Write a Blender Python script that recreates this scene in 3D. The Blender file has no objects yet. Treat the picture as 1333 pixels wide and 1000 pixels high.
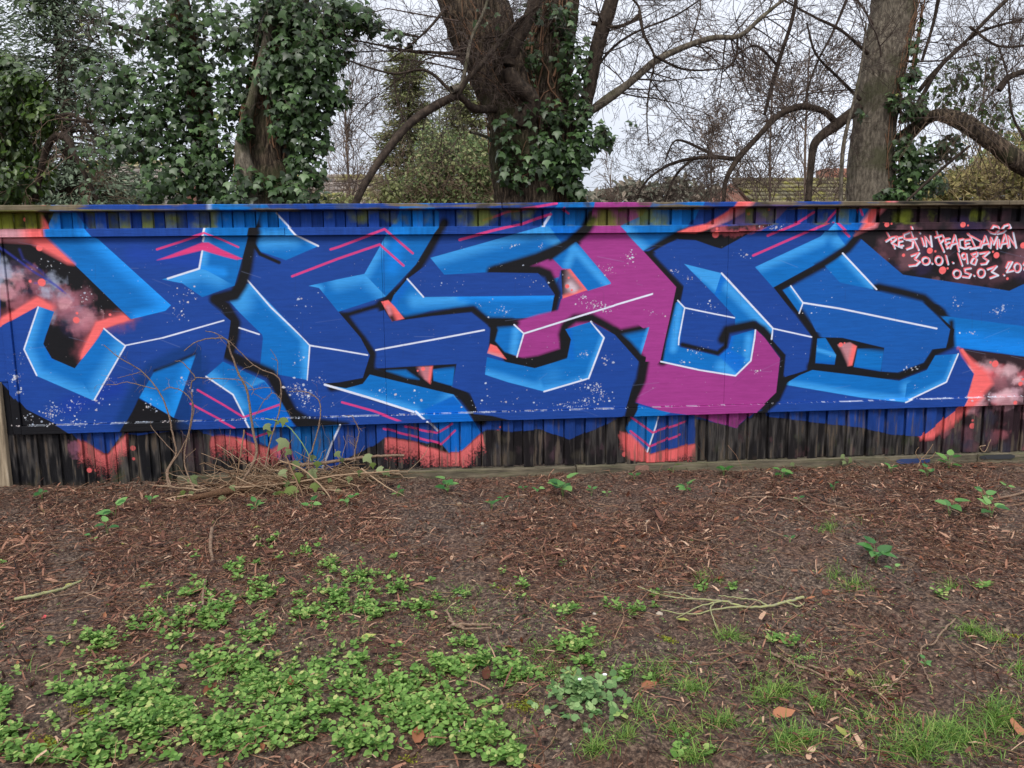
import bpy, bmesh, math, random
import numpy as np
from mathutils import Matrix, Vector
random.seed(7); RNG = np.random.default_rng(7)
SC = bpy.context.scene

# ------------------------------------------------------------------ camera
CAM_H, CAM_D = 1.45, 5.345
PITCH, YAW, ROLL, FPX = 0.14253, 0.06168, -0.01121, 970.0
_cy, _sy, _cp, _sp = math.cos(YAW), math.sin(YAW), math.cos(PITCH), math.sin(PITCH)
FW = np.array([_sy*_cp, _cy*_cp, -_sp]); RT = np.array([_cy, -_sy, 0.0]); UP = np.cross(RT, FW)
_cr, _sr = math.cos(ROLL), math.sin(ROLL)
R2, U2 = RT*_cr + UP*_sr, -RT*_sr + UP*_cr
CAMP = np.array([0.0, -CAM_D, CAM_H])
cd = bpy.data.cameras.new('camera'); cam = bpy.data.objects.new('camera', cd)
SC.collection.objects.link(cam); SC.camera = cam
cd.sensor_width = 36.0; cd.lens = FPX/1333*36.0; cd.clip_start = 0.05; cd.clip_end = 600
cam.matrix_world = Matrix(((R2[0], U2[0], -FW[0], CAMP[0]), (R2[1], U2[1], -FW[1], CAMP[1]),
                           (R2[2], U2[2], -FW[2], CAMP[2]), (0, 0, 0, 1)))
def ray(x, y):
    return FW + R2*((x-666.5)/FPX) + U2*((500-y)/FPX)
def on_plane(x, y, Y=0.0):
    """where the sight line of a photo point meets the vertical plane at depth Y behind the fence"""
    r = ray(x, y); return CAMP + r*((Y-CAMP[1])/r[1])
def on_ground(x, y, z=0.0):
    r = ray(x, y); return CAMP + r*((z-CAMP[2])/r[2])

# ------------------------------------------------------------------ sky, sun, exposure
w = bpy.data.worlds.new('World'); SC.world = w; w.use_nodes = True
nt = w.node_tree; nt.nodes.clear()
out = nt.nodes.new('ShaderNodeOutputWorld'); bg = nt.nodes.new('ShaderNodeBackground')
sky = nt.nodes.new('ShaderNodeTexSky'); sky.sky_type = 'NISHITA'; sky.sun_disc = False
SUN_EL, SUN_AZ = math.radians(52), math.radians(200)       # behind the camera, a little to the left
sky.sun_elevation = SUN_EL; sky.sun_rotation = SUN_AZ; sky.dust_density = 3.0; sky.ozone_density = 2.0
tc = nt.nodes.new('ShaderNodeTexCoord'); sep = nt.nodes.new('ShaderNodeSeparateXYZ')
nt.links.new(tc.outputs['Generated'], sep.inputs[0])
rmp = nt.nodes.new('ShaderNodeValToRGB')                    # overcast: brighter overhead than at the horizon
rmp.color_ramp.elements[0].position = 0.0; rmp.color_ramp.elements[0].color = (5.1, 5.4, 6.2, 1)
rmp.color_ramp.elements[1].position = 1.0; rmp.color_ramp.elements[1].color = (12.6, 12.7, 13.1, 1)
nt.links.new(sep.outputs['Z'], rmp.inputs[0])
cn = nt.nodes.new('ShaderNodeTexNoise'); cn.inputs['Scale'].default_value = 3.4; cn.inputs['Detail'].default_value = 5
cm = nt.nodes.new('ShaderNodeMapRange'); cm.inputs['From Min'].default_value = .3; cm.inputs['From Max'].default_value = .7
cm.inputs['To Min'].default_value = .74; cm.inputs['To Max'].default_value = 1.2
nt.links.new(tc.outputs['Generated'], cn.inputs['Vector']); nt.links.new(cn.outputs['Fac'], cm.inputs['Value'])
mul = nt.nodes.new('ShaderNodeVectorMath'); mul.operation = 'SCALE'
nt.links.new(rmp.outputs[0], mul.inputs[0]); nt.links.new(cm.outputs[0], mul.inputs['Scale'])
mix = nt.nodes.new('ShaderNodeMixRGB'); mix.inputs[0].default_value = 0.85
nt.links.new(sky.outputs[0], mix.inputs[1]); nt.links.new(mul.outputs[0], mix.inputs[2])
nt.links.new(mix.outputs[0], bg.inputs['Color']); bg.inputs['Strength'].default_value = 0.11
nt.links.new(bg.outputs[0], out.inputs[0])
sl = bpy.data.lights.new('sun', 'SUN'); sl.energy = 1.5; sl.angle = math.radians(16); sl.color = (1.0, 0.96, 0.9)
sun = bpy.data.objects.new('sun', sl); SC.collection.objects.link(sun)
_sd = Vector((math.sin(SUN_AZ)*math.cos(SUN_EL), math.cos(SUN_AZ)*math.cos(SUN_EL), math.sin(SUN_EL)))
sun.rotation_euler = _sd.to_track_quat('Z', 'Y').to_euler()
SC.view_settings.view_transform = 'Standard'; SC.view_settings.look = 'None'
SC.view_settings.gamma = 1.0; SC.view_settings.use_curve_mapping = False
SC.view_settings.exposure = 0.46

# ------------------------------------------------------------------ the mural, painted in fence coordinates
MX0, MX1, MZ0, MZ1, MRES = -4.6, 5.2, -0.06, 2.04, 0.0021
MW, MH = int((MX1-MX0)/MRES), int((MZ1-MZ0)/MRES)
def fbm(h, wd, cells, octs=4, seed=0, ax=1.0, gain=0.5):
    """smooth value noise 0..1; cells across the width, ax stretches it"""
    r = np.random.default_rng(seed); o = np.zeros((h, wd), np.float32); a = 1.0; t = 0.0
    for k in range(octs):
        nx = max(2, int(cells*2**k)); ny = max(2, int(cells*2**k*h/wd*ax))
        g = r.random((ny+2, nx+2)).astype(np.float32)
        xs = np.linspace(0, nx, wd, endpoint=False); ys = np.linspace(0, ny, h, endpoint=False)
        xi = xs.astype(int); yi = ys.astype(int); fx = xs-xi; fy = ys-yi
        fx = (fx*fx*(3-2*fx)).astype(np.float32); fy = (fy*fy*(3-2*fy)).astype(np.float32)
        r0 = g[:, xi]*(1-fx)+g[:, xi+1]*fx
        o += a*(r0[yi]*(1-fy)[:, None]+r0[yi+1]*fy[:, None]); t += a; a *= gain
    return o/t
def lin(c):
    c = np.array(c, np.float32)/255
    return np.where(c <= .04045, c/12.92, ((c+.055)/1.055)**2.4)
DB = (30, 70, 152); MD = (24, 92, 176); LB = (12, 112, 194); HB = (62, 160, 236); BK = (24, 24, 28)
SH = (16, 58, 122); PU = (162, 60, 138); CO = (250, 112, 112); PK = (228, 66, 132); WH = (226, 232, 250)
PKG = (226, 170, 178); GB = (180, 190, 215)
CV = np.zeros((MH, MW, 3), np.float32); AL = np.zeros((MH, MW), np.float32)   # paint colour and paint cover
CV[:] = lin(BK)
def tp(p):
    q = on_plane(p[0], p[1]); return ((q[0]-MX0)/MRES, (q[2]-MZ0)/MRES)
PXS = (on_plane(667, 450)[0]-on_plane(666, 450)[0])/MRES     # canvas pixels per photo pixel
def box(pts, m):
    a = np.array(pts)
    x0 = int(max(0, a[:, 0].min()-m)); x1 = int(min(MW, a[:, 0].max()+m+1))
    y0 = int(max(0, a[:, 1].min()-m)); y1 = int(min(MH, a[:, 1].max()+m+1))
    return x0, max(x1, x0+1), y0, max(y1, y0+1)
def segdist(pts, X, Y, closed=False):
    d = np.full(X.shape, 1e9, np.float32); n = len(pts)
    for i in range(n if closed else max(1, n-1)):
        ax, ay = pts[i]; bx, by = pts[(i+1) % n]; vx, vy = bx-ax, by-ay
        L = vx*vx+vy*vy+1e-9
        t = np.clip(((X-ax)*vx+(Y-ay)*vy)/L, 0, 1)
        d = np.minimum(d, (X-ax-t*vx)**2+(Y-ay-t*vy)**2)
    return np.sqrt(d)
def grid(b):
    return np.meshgrid(np.arange(b[0], b[1], dtype=np.float32), np.arange(b[2], b[3], dtype=np.float32))
def lay(b, a, col):
    s = (slice(b[2], b[3]), slice(b[0], b[1])); a = a[..., None]
    CV[s] = CV[s]*(1-a)+col*a; AL[s] = np.maximum(AL[s], a[..., 0])
def sd(pts, X, Y):
    d = segdist(pts, X, Y, True); ins = np.zeros(X.shape, bool); n = len(pts)
    for i in range(n):
        ax, ay = pts[i]; bx, by = pts[(i+1) % n]
        if ay == by: continue
        c = ((ay > Y) != (by > Y)) & (X < (bx-ax)*(Y-ay)/(by-ay)+ax); ins ^= c
    return np.where(ins, -d, d)
def poly(pts, col, soft=0.7, glows=(), op=1.0, grow=0.0, nz=0.0):
    p = [tp(q) for q in pts]; s = soft*PXS; b = box(p, s+2); X, Y = grid(b); d = sd(p, X, Y)-grow*PXS
    if nz: d = d+(fbm(*X.shape, max(2, X.shape[1]/25), 3, len(pts))-.5)*nz*PXS*2
    a = np.clip(.5-d/s, 0, 1)*op
    c = np.broadcast_to(lin(col), X.shape+(3,)).copy()
    for ln, rad, gc in glows:
        g = np.clip(1-segdist([tp(q) for q in ln], X, Y)/(rad*PXS), 0, 1)[..., None]; g = g*g*(3-2*g)
        c = c*(1-g)+lin(gc)*g
    lay(b, a, c)
def stroke(pts, wd, col, soft=0.8, op=1.0, nz=0.0):
    p = [tp(q) for q in pts]; h = wd/2*PXS; s = soft*PXS; b = box(p, h+s+2); X, Y = grid(b)
    d = segdist(p, X, Y)-h
    if nz: d = d+(fbm(*X.shape, max(2, X.shape[1]/20), 3, len(pts))-.5)*nz*PXS*2
    a = np.clip(.5-d/s, 0, 1); a = a*a*(3-2*a)
    lay(b, a*op, lin(col))
def spray(pts, wd, col=BK): stroke(pts, wd+4.5, col, soft=7)       # a hazy can line
def dot(x, y, r, col=CO): stroke([(x, y), (x+.05, y)], 2*r, col, 0.9)
def puff(x, y, r, col, op=.7, sx=1.0, seed=0):
    cx, cy = tp((x, y)); R = r*PXS*max(1, sx); b = box([(cx, cy)], R*1.15); X, Y = grid(b)
    n = fbm(*X.shape, 4, 4, seed)
    q = np.sqrt(((X-cx)/sx)**2+(Y-cy)**2)/(r*PXS)+(n-.55)*1.5
    a = np.clip(1.25-q*1.15, 0, 1); a = a*a*(3-2*a)
    lay(b, a*op, lin(col))
L = stroke
def W(*p, w=1.7): stroke(p, w, WH, .9)
# -- grounds
poly([(-300, 200), (1700, 200), (1700, 700), (-300, 700)], BK, 1)
poly([(-300, 450), (-60, 470), (0, 426), (49, 399), (70, 406), (56, 448), (67, 467), (97, 480), (135, 428), (170, 416), (140, 380),
      (88, 262), (160, 220), (1300, 220), (1300, 570), (700, 560), (560, 575), (480, 583), (378, 620), (350, 584), (300, 569), (276, 569),
      (252, 558), (175, 568), (158, 566), (137, 592), (100, 573), (91, 564), (77, 555), (34, 533), (12, 508), (0, 498), (-300, 300)], DB)
poly([(-300, 200), (40, 250), (20, 340), (-10, 410), (0, 425), (-60, 470), (-300, 520)], BK, 6)
poly([(-300, 330), (2, 330), (2, 470), (-300, 560)], DB, 1.5)
stroke([(175, 330), (290, 345)], 18, (32, 72, 190), 20, .35); stroke([(150, 505), (90, 530)], 22, (20, 52, 165), 22, .5)
# -- smoky clouds on the left
for i in range(90):
    t = random.random(); x = -4+t*126; y = 356+t*66+random.gauss(0, 13)
    puff(x, y, random.uniform(6, 15), random.choice([PKG, (190, 120, 135), GB, (150, 95, 110), (70, 60, 80), BK, (40, 36, 70)]), random.uniform(.35, .8), 1.3, i)
stroke([(0, 322), (22, 338), (45, 355), (72, 371), (81, 379)], 2.2, (52, 62, 160), 3, .8)
stroke([(25, 325), (30, 338), (52, 352), (66, 366)], 1.5, (52, 62, 160), 5, .6); stroke([(45, 369), (66, 368), (85, 382)], 1.4, (60, 75, 175), 3, .6)
for pts in ([(-20, 432), (0, 421), (30, 405), (48, 392), (66, 400)], [(168, 413), (148, 418), (128, 424), (118, 442), (108, 462)]):
    stroke(pts, 20, (150, 80, 90), 16, .6, 6); stroke(pts, 8, CO, 9, .95, 2)
poly([(-10, 431), (0, 426), (49, 399), (68, 405), (64, 397), (49, 388), (30, 398), (0, 417)], CO, 2.5)
poly([(170, 416), (135, 428), (110, 466), (104, 468), (108, 455), (125, 420), (140, 415), (166, 411)], CO, 2.5)
poly([(-60, 470), (0, 426), (49, 399), (49, 450), (20, 520), (0, 498), (-60, 520)], DB)
# letter one: outside of the hook and the black hollow
poly([(49, 399), (70, 406), (58, 440), (56, 448), (67, 467), (97, 480), (112, 464), (128, 440), (135, 428), (149, 440), (163, 450), (122, 522), (47, 489.5), (31, 454)], LB, .7,
     [([(31, 454), (47, 489), (122, 522)], 18, HB), ([(163, 450), (122, 521)], 26, HB), ([(58, 440), (67, 467)], 7, (5, 105, 200))])
poly([(97, 480), (128, 440), (135, 428), (149, 440), (163, 450), (122, 522)], LB, .8, [([(163, 450), (122, 521)], 22, HB)])
poly([(49, 399), (70, 406), (58, 440), (56, 448), (31, 454)], LB, .8, [([(49, 399), (33, 454)], 14, HB)])
W((49.5, 400), (36, 440), (31, 455), (47.5, 489)); W((135, 428), (149, 440), (163, 450.5), (122.5, 521)); W((163, 450), (212, 440), (291, 417.5), w=1.5)
# slanting light band
stroke([(60, 312), (100, 348), (170, 414)], 4, BK, 3)
poly([(59, 299), (70, 275), (74, 258), (84, 258), (98, 277), (113, 299), (122, 309), (128, 312), (227, 402), (170, 416), (95, 343), (60, 311)], LB, .7,
     [([(122, 305), (227, 400)], 24, (35, 152, 248)), ([(227, 402), (180, 413)], 14, (30, 150, 245))])
poly([(-80, 296), (-10, 299), (58, 299), (60, 311), (96, 344), (88, 343), (60, 328), (40, 316), (0, 314), (-60, 312)], CO, 7, [([(-60, 305), (20, 305)], 26, (205, 150, 160)), ([(40, 325), (80, 345)], 10, (235, 120, 130))])
poly([(56, 303), (60, 311), (95, 343), (86, 341), (66, 325), (40, 303)], CO, 1.5)
poly([(49, 276), (64, 270), (72, 255), (56, 255), (48, 275), (50, 298), (62, 298)], CO, 3, [([(40, 262), (50, 270)], 18, (190, 150, 155))])
for q in ((51, 323, 3.8), (54, 368, 4.7), (39, 366.5, 1.8), (99, 417, 4), (100, 408, 1.6), (143, 410, 1.7), (29, 285.5, 2.6)): dot(*q)
# dark underside by the small triangle of letter one
stroke([(160, 550), (174, 520), (190, 492), (200, 480), (228, 466), (252, 459)], 20, SH, 12, .9)
stroke([(262, 463), (252, 495), (238, 530), (236, 556)], 22, SH, 9, .9)
poly([(180, 519), (226, 544), (245, 552), (252, 560), (158, 566), (157, 562), (172, 536)], BK, 1.2)
poly([(200, 485), (206, 480), (255, 461), (226, 544), (181, 518), (190, 502)], LB, 1, [([(255, 470), (226, 540), (190, 518)], 20, (30, 148, 240))])
stroke([(201, 483), (225, 474), (254, 461)], 3.5, BK, 5)
# letter two, and its pieces, then letter one's sharp edge over the haze
poly([(320, 370), (342, 366), (394, 440), (403, 450), (400, 495), (357, 487), (338, 479), (341, 440), (298, 392)], LB, .8,
     [([(320, 360), (312, 395)], 26, HB), ([(398, 450), (400, 495)], 12, HB), ([(321, 364), (394, 440)], 9, HB)])
poly([(321, 364), (394, 440), (403, 450), (430, 400), (400, 350), (345, 340)], DB, .8)
poly([(313, 410), (296, 392), (341, 436), (342, 441), (338, 480), (318, 470), (300, 455), (300, 420)], DB, .8)
poly([(345, 262), (358, 277), (375, 296), (386, 307), (413.5, 321), (372, 339), (338, 327.5), (328, 312), (332, 285), (338, 262)], LB, .8,
     [([(380, 312), (345, 314)], 18, HB), ([(358, 277), (413, 321)], 9, (40, 155, 245))])
stroke([(334, 262), (333, 285), (329, 300), (336, 304)], 9, BK, 9); stroke([(330, 318), (338, 331), (363, 342)], 4.5, BK, 2.5)
W((358, 277), (377, 297), (386, 307), (414, 320.5), w=2.2); W((321, 364), (352, 400), (394, 440), (403, 450), (400, 495), w=1.9)
spray([(331, 296), (324, 325), (320, 350), (314, 370), (305, 384), (280, 390), (293, 400), (305, 420), (303, 440), (297, 462), (320, 474), (352, 487), (366, 512), (380, 538), (400, 550), (450, 556)], 11)
stroke([(365, 520), (390, 550), (430, 557)], 12, BK, 3)
W((311, 427), (337, 435.5), w=1.8)
poly([(281, 250), (342, 250), (338, 277), (332, 296), (325, 297), (323, 307), (315, 337), (305, 372), (263, 387), (237, 369), (211, 364), (259, 351), (264, 314), (268, 297)], LB, .8,
     [([(262, 350), (268, 300)], 11, HB), ([(259, 351), (290, 355)], 10, (30, 145, 240))])
poly([(211, 364), (259, 350), (268, 352), (305, 372), (263, 387), (237, 369)], LB, .8, [([(225, 362), (262, 352), (285, 360)], 22, HB)])
stroke([(275, 262), (276, 285)], 5, (190, 205, 235), 5, .6)
W((268, 297), (264, 314), w=2.4); W((263, 327), (259, 350), (218, 363), w=2.2)
poly([(232, 388), (263, 387), (300, 418), (297, 440), (290, 470), (262, 484), (262, 440), (200, 420)], DB, .8)
W((212, 440), (291, 417.5), w=1.6)
stroke([(204, 325), (238, 314), (267, 304)], 2.6, PK, .9, .92); stroke([(268, 304), (290, 313), (310, 322)], 2.2, PK, .9, .92)
poly([(204, 339), (220, 333), (263, 316), (271, 316), (290, 326), (315, 337), (308, 338.5), (290, 334), (263, 326), (220, 336.5)], PK, 1.6)
# bottom chevron of letter two
poly([(245, 500), (268, 490), (303, 514), (325, 557), (330, 572), (300, 568), (262, 565), (248, 556)], DB, 1, op=.8)
stroke([(262, 470), (256, 505), (243, 552)], 20, SH, 12, .55)
poly([(268, 490), (290, 471), (344, 496), (364, 521), (383, 555), (374, 570), (352, 585), (337, 577), (325, 557), (303, 514)], LB, .8, [([(275, 490), (303, 514), (315, 530)], 14, HB), ([(344, 500), (330, 505)], 16, HB)])
poly([(321, 507), (344, 497), (364, 521), (384, 555), (374, 571), (352, 585), (340, 560), (324, 530)], (6, 104, 200), 3)
W((268, 490.5), (303, 514), (325, 557), w=2.0)
for p in ([(257, 508), (290, 527), (317, 543.5), (364, 527)], [(248, 526), (280, 543), (306, 557)], [(317, 564), (332, 570), (353, 563)]): stroke(p, 2.6, PK, .9, .9)
# letter two lower body and letter three's foot
spray([(443, 412), (455, 428), (470, 443), (482, 462), (478, 480), (474, 496), (450, 501), (432, 504)], 8)
poly([(402, 372), (415, 375), (440, 406), (469, 440), (481, 463), (472, 492), (440, 498), (412, 500), (398, 520), (384, 500), (400, 497), (404, 450), (380, 425)], DB, .8)
poly([(402, 372.5), (440, 364), (474, 357), (502, 386), (440, 406), (415, 375)], LB, .8, [([(440, 366), (474, 357), (500, 380)], 20, HB), ([(402, 372), (415, 376)], 10, HB)])
W((403, 450), (440, 456), (478, 462.5), w=1.8)
spray([(503, 391), (525, 372), (546, 345), (560, 322), (570, 303), (578, 290)], 7)
poly([(474, 357), (496, 318), (507.5, 296), (516, 285), (524, 262), (552, 262), (571, 276), (571, 297), (564, 306), (541, 344.6), (502, 386)], LB, .8,
     [([(474, 357), (498, 316)], 14, HB), ([(520, 300), (510, 350)], 16, (16, 132, 228))])
stroke([(499, 306), (500, 386)], .7, (20, 60, 130), .8, .8)
for p in ([(430, 325), (440, 322), (501, 299), (537, 330)], [(380, 360), (440, 337), (494, 318.5), (525, 346)]): stroke(p, 2.8, PK, .9, .9)
poly([(470, 500), (478, 487), (500, 490), (530, 500), (600, 514), (560, 545), (480, 520)], BK, 3)
spray([(481, 486), (520, 494), (548, 500), (590, 509), (604, 516), (616, 532), (626, 548)], 12)
poly([(422.5, 501), (450, 506), (472, 500), (481, 488), (590, 514), (605.6, 533.6), (615.5, 548), (626, 564), (598, 590), (584, 589), (569, 562), (538, 536)], LB, .8,
     [([(440, 506), (540, 535)], 11, HB), ([(570, 552), (590, 520)], 22, HB)])
poly([(551.6, 533.6), (590, 515), (605.6, 533.6), (626, 564), (598, 590), (584, 589), (568, 560)], (6, 104, 200), 3)
stroke([(440, 499.5), (422.5, 500)], 2.2, BK, 1.5); W((422.5, 501), (480, 518), (538, 536.5), w=2.8); W((541, 536), (556, 549), (569.6, 562), w=2.6)
for p in ([(445, 524), (485, 535), (523, 549)], [(527, 556), (568, 565), (588, 553)], [(499, 559), (530, 567), (574, 579), (592, 562)]): stroke(p, 2.8, PK, .9, .9)
# letter three
poly([(560, 336), (663, 307), (702, 296), (719, 274), (729, 262), (780, 262), (778, 280), (757, 295), (748, 305), (733, 319), (660, 346), (638, 354.5), (578, 358)], LB, .8,
     [([(565, 336), (663, 308), (700, 300)], 17, HB), ([(712, 306), (726, 316)], 14, HB)])
poly([(703, 300), (716, 296), (734, 319), (728, 321)], HB, 6, op=.5)
poly([(714, 296), (757, 295), (748, 305), (733, 319)], (8, 112, 212), 1)
poly([(704, 296), (717, 276), (717, 282), (708, 296)], WH, 1)
stroke([(598, 312.5), (640, 301), (680, 291.5), (700, 284), (717, 279)], 3.2, PK, .9, .9); stroke([(629, 287), (660, 276), (700, 270), (723, 266)], 3, PK, .9, .85); stroke([(733, 272), (740, 278)], 2.5, PK, .9, .9)
spray([(640, 354), (700, 336), (740, 318), (760, 300), (772, 288)], 9)
# purple letter
poly([(776, 250), (900, 250), (860, 266), (838, 280), (806, 295), (837, 327), (880, 374), (872, 412), (859, 471), (880, 476), (957, 490), (977, 470), (983.5, 429), (995, 440), (1015, 467), (1010, 511),
      (983, 537), (973, 544), (959, 557), (932, 550), (901, 541), (887, 539), (869, 537), (824, 523), (836, 463), (842, 440), (770, 436), (700, 480), (670, 470), (668, 423),
      (722, 418), (730, 390), (760, 370), (732, 352), (690, 352), (735, 330), (765, 298)], PU)
spray([(655, 352), (690, 343), (725, 331), (748, 315), (764, 298), (770, 280)], 9)
poly([(690, 347), (718, 336), (730, 350), (727, 362), (721, 363), (712, 354), (695, 349)], PU, 2.5)
poly([(718, 336), (735, 322), (750, 315), (796, 369.5), (765, 379), (742, 350.5), (732, 350)], LB, 1, [([(744, 320), (790, 370)], 10, HB), ([(745, 330), (738, 345)], 10, HB)])
stroke([(716, 337), (733, 325), (745, 316)], 5, BK, 5)
poly([(730, 352), (742, 350.5), (764, 378), (732, 389)], (150, 120, 130), 1, [([(731, 350), (729, 385)], 12, BK), ([(742, 350), (764, 378), (734, 388)], 6.5, CO), ([(742, 372), (746, 376)], 9, (215, 195, 205))])
for q in ((738, 373, 2.7), (740, 362, 1.4), (744, 378, 1.4)): dot(*q)
poly([(721, 363), (727, 361), (723, 372)], LB, 1.5)
spray([(645, 353), (700, 352), (713, 357), (724, 382), (720, 400), (716, 417), (668, 421), (640, 419), (641, 440), (639, 452)], 8)
poly([(578, 358), (638, 355), (700, 356), (708, 364), (722, 384), (721, 388), (551, 388), (530, 363.5), (562, 340)], DB, .8)
poly([(530, 363.5), (551, 387), (721, 385), (716, 414), (635, 415), (618, 399), (560, 405), (526, 416.6), (508, 397), (512, 385)], LB, .9,
     [([(540, 392), (600, 388)], 16, HB), ([(600, 387), (721, 386)], 10, (25, 142, 240)), ([(508, 400), (530, 368)], 8, (10, 105, 200))])
W((530, 363.5), (551, 387), w=1.8)
spray([(503, 398), (509, 409), (526, 417), (560, 411), (595, 405), (615, 403), (634, 418), (665, 419)], 5.5)
spray([(496, 396), (502, 412)], 8)
poly([(510, 419), (560, 412), (613, 407), (638, 427), (635, 465), (631, 488), (700, 506), (760, 500), (800, 438), (831, 471), (818, 520), (811, 541), (626, 548), (612, 512), (588, 504), (594, 474), (491, 479.5), (490, 458), (475, 434), (461, 416), (500, 404)], DB, 1.6)
stroke([(450, 411), (468, 436), (485, 460), (484, 480)], 7, BK, 6); stroke([(448, 411), (502, 395)], 6, BK, 5)
poly([(402, 372), (415, 375), (440, 406), (469, 440), (481, 463), (472, 492), (440, 498), (412, 500), (410, 470)], DB, .8)
W((403, 450), (440, 456), (478, 462.5), w=1.8)
poly([(402, 372.5), (440, 364), (474, 357), (502, 386), (440, 406), (415, 375)], LB, .8, [([(440, 366), (474, 357), (500, 380)], 20, HB), ([(402, 372), (415, 376)], 10, HB)])
W((489, 456), (577, 440), (630, 430), w=2)
poly([(496, 393), (505, 391), (513, 399), (526, 415), (510, 419)], CO, 1.2, [([(505, 405), (512, 418)], 8, (60, 40, 45)), ([(505, 400), (507, 408)], 6, (215, 130, 140))])
# slot of letter three
poly([(489, 480), (541, 477), (594, 474), (588, 504), (606, 513), (590, 508), (548, 500), (520, 493)], BK, 1.2)
poly([(563, 481), (592, 476), (588.5, 503), (564, 496)], LB, 1.6, [([(564, 477), (594, 475)], 8, BK), ([(564, 500), (588, 506)], 6, (8, 90, 170))])
poly([(503, 483), (528, 482), (545, 494), (530, 492)], LB, 4, op=.9)
poly([(541, 478), (563, 477), (560, 500), (552, 494), (545, 488)], (190, 120, 130), 2.5, [([(562, 477), (559, 500)], 5, CO), ([(541, 478), (548, 492)], 6, (90, 60, 70))])
dot(550.5, 480.5, 2.6); dot(543.5, 483, 1.2)
# inner hook of letter three
poly([(640, 440), (660, 478), (696, 484), (738, 470), (745, 440), (735, 424), (640, 424)], BK, 3)
poly([(681.6, 434.6), (732, 420), (729, 440), (728, 454), (700, 463), (673, 467), (666, 462), (676, 445)], PU, 4)
poly([(668, 420), (681.6, 434.6), (760, 409), (745, 400), (700, 410)], PU, 3)
spray([(735, 448), (732, 436), (736, 424), (748, 415), (770, 414), (790, 425), (806, 434.6), (845, 427)], 7)
poly([(647, 424), (670, 424), (681.6, 434.6), (672.6, 464), (656, 460), (643, 444)], LB, 2, [([(672, 430), (668, 460)], 10, HB)])
spray([(640, 424), (672, 421)], 3); stroke([(645, 430), (641, 445), (655, 461), (672, 467), (698, 476), (732, 462)], 6, BK, 3)
poly([(638, 448), (646, 451), (659, 468), (634, 460)], CO, 1.2, [([(636, 462), (650, 466)], 7, (210, 150, 160))])
poly([(735.6, 429), (769, 419), (786, 440), (766, 493), (708, 510), (660, 497.6), (631, 488), (633.5, 465), (660, 472), (696, 479.6), (738, 467), (743, 442)], LB, .8,
     [([(634, 488), (708, 509)], 12, HB), ([(720, 490), (708, 508)], 20, HB), ([(786, 440), (766, 493)], 9, HB), ([(740, 432), (744, 466)], 8, (5, 105, 200))])
poly([(738, 467), (762, 486), (766, 493), (708, 510), (700, 482)], LB, 4, [([(766, 493), (708, 510)], 10, HB)], op=.7)
W((769, 419), (786, 440), (766, 493), (708, 510), w=2); W((669, 423), (681.6, 434.6), (672.6, 465), w=1.8); W((681.6, 434.6), (760, 410), (864, 378.5), w=2.2)
spray([(800, 434), (818, 449), (838, 470), (834, 495), (822, 520), (818, 548), (810, 560)], 9)
poly([(769, 419), (800, 436), (831, 471), (818, 520), (811, 541), (760, 545), (740, 510), (766, 493), (786, 440)], DB, .8)
W((769, 419), (786, 440), (766, 493), w=2)
poly([(806, 434), (845, 426), (841, 440), (834, 463), (816, 440)], LB, 2, [([(806, 434), (845, 426)], 8, BK), ([(834, 463), (841, 440)], 5, HB)])
poly([(845, 425), (864, 420), (860, 470), (836, 463), (841, 440)], PU, 1)
# right of the purple letter
spray([(842, 334), (884, 376), (874, 412), (865, 450), (862, 470)], 9)
poly([(806, 295), (838, 280), (848, 262), (915, 262), (905, 285), (890, 298), (877, 306), (837, 327)], LB, .9, [([(812, 299), (838, 326)], 14, HB)])
spray([(838, 334), (860, 318), (885, 304), (905, 300)], 6)
poly([(876, 306), (890, 298), (1006, 292), (977, 303), (939, 324), (900, 315), (885, 313)], BK, 1)
poly([(880, 303), (895, 297), (921, 291), (950, 274), (960, 258), (985, 258), (970, 276), (950, 288), (925, 297), (905, 304)], CO, 2.5, [([(925, 300), (985, 266)], 9, (225, 150, 160))])
poly([(955, 276), (985, 262), (1025, 258), (1035, 268), (1030, 288), (950, 296)], (120, 85, 95), 12, op=.6)
for i in range(8): puff(930+i*9, 298+random.random()*6, 6, (190, 90, 100), .6, 1.4, 80+i)
for q in ((931, 305.5, 4.4), (931, 298.5, 1.8), (999, 261, 5), (1016, 264, 2.4), (976, 278, 2.2), (1003, 272.5, 1.6)): dot(*q)
poly([(837, 327), (884, 312), (905, 313), (939, 325), (1006, 292), (1035, 262), (1110, 262), (1080, 292), (1068, 308), (982.6, 348), (1056, 440), (890, 445), (885, 400), (890, 372), (868, 348), (852, 328)], DB, 1)
stroke([(846, 332), (884, 376), (878, 400)], 6, BK, 6); stroke([(842, 331), (856, 322), (880, 309)], 4, BK, 3)
poly([(837, 327), (880, 374), (859, 471), (848, 480), (840, 430), (800, 400), (790, 340)], PU, .8)
poly([(774, 250), (800, 290), (830, 330), (800, 350), (770, 322), (752, 315), (769, 295)], PU, .9); spray([(752, 312), (764, 300), (772, 286)], 5)
poly([(845, 426), (864, 420), (860, 470), (834, 463), (841, 440)], PU, 1)
poly([(806, 434), (845, 426), (841, 440), (834, 463), (820, 447)], LB, 1, [([(806, 433), (845, 425)], 9, BK), ([(834, 463), (845, 428)], 6, HB)])
spray([(800, 434), (818, 449), (838, 472), (834, 495), (822, 520)], 6)
poly([(769, 419), (800, 436), (831, 471), (818, 520), (811, 541), (760, 545), (740, 520), (770, 494), (788, 440)], DB, .8)
W((800, 397.5), (864, 378.5), w=2.2)
poly([(890.5, 344), (939, 356), (930, 384)], HB, .9, [([(900, 360), (930, 384)], 8, LB)])
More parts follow.
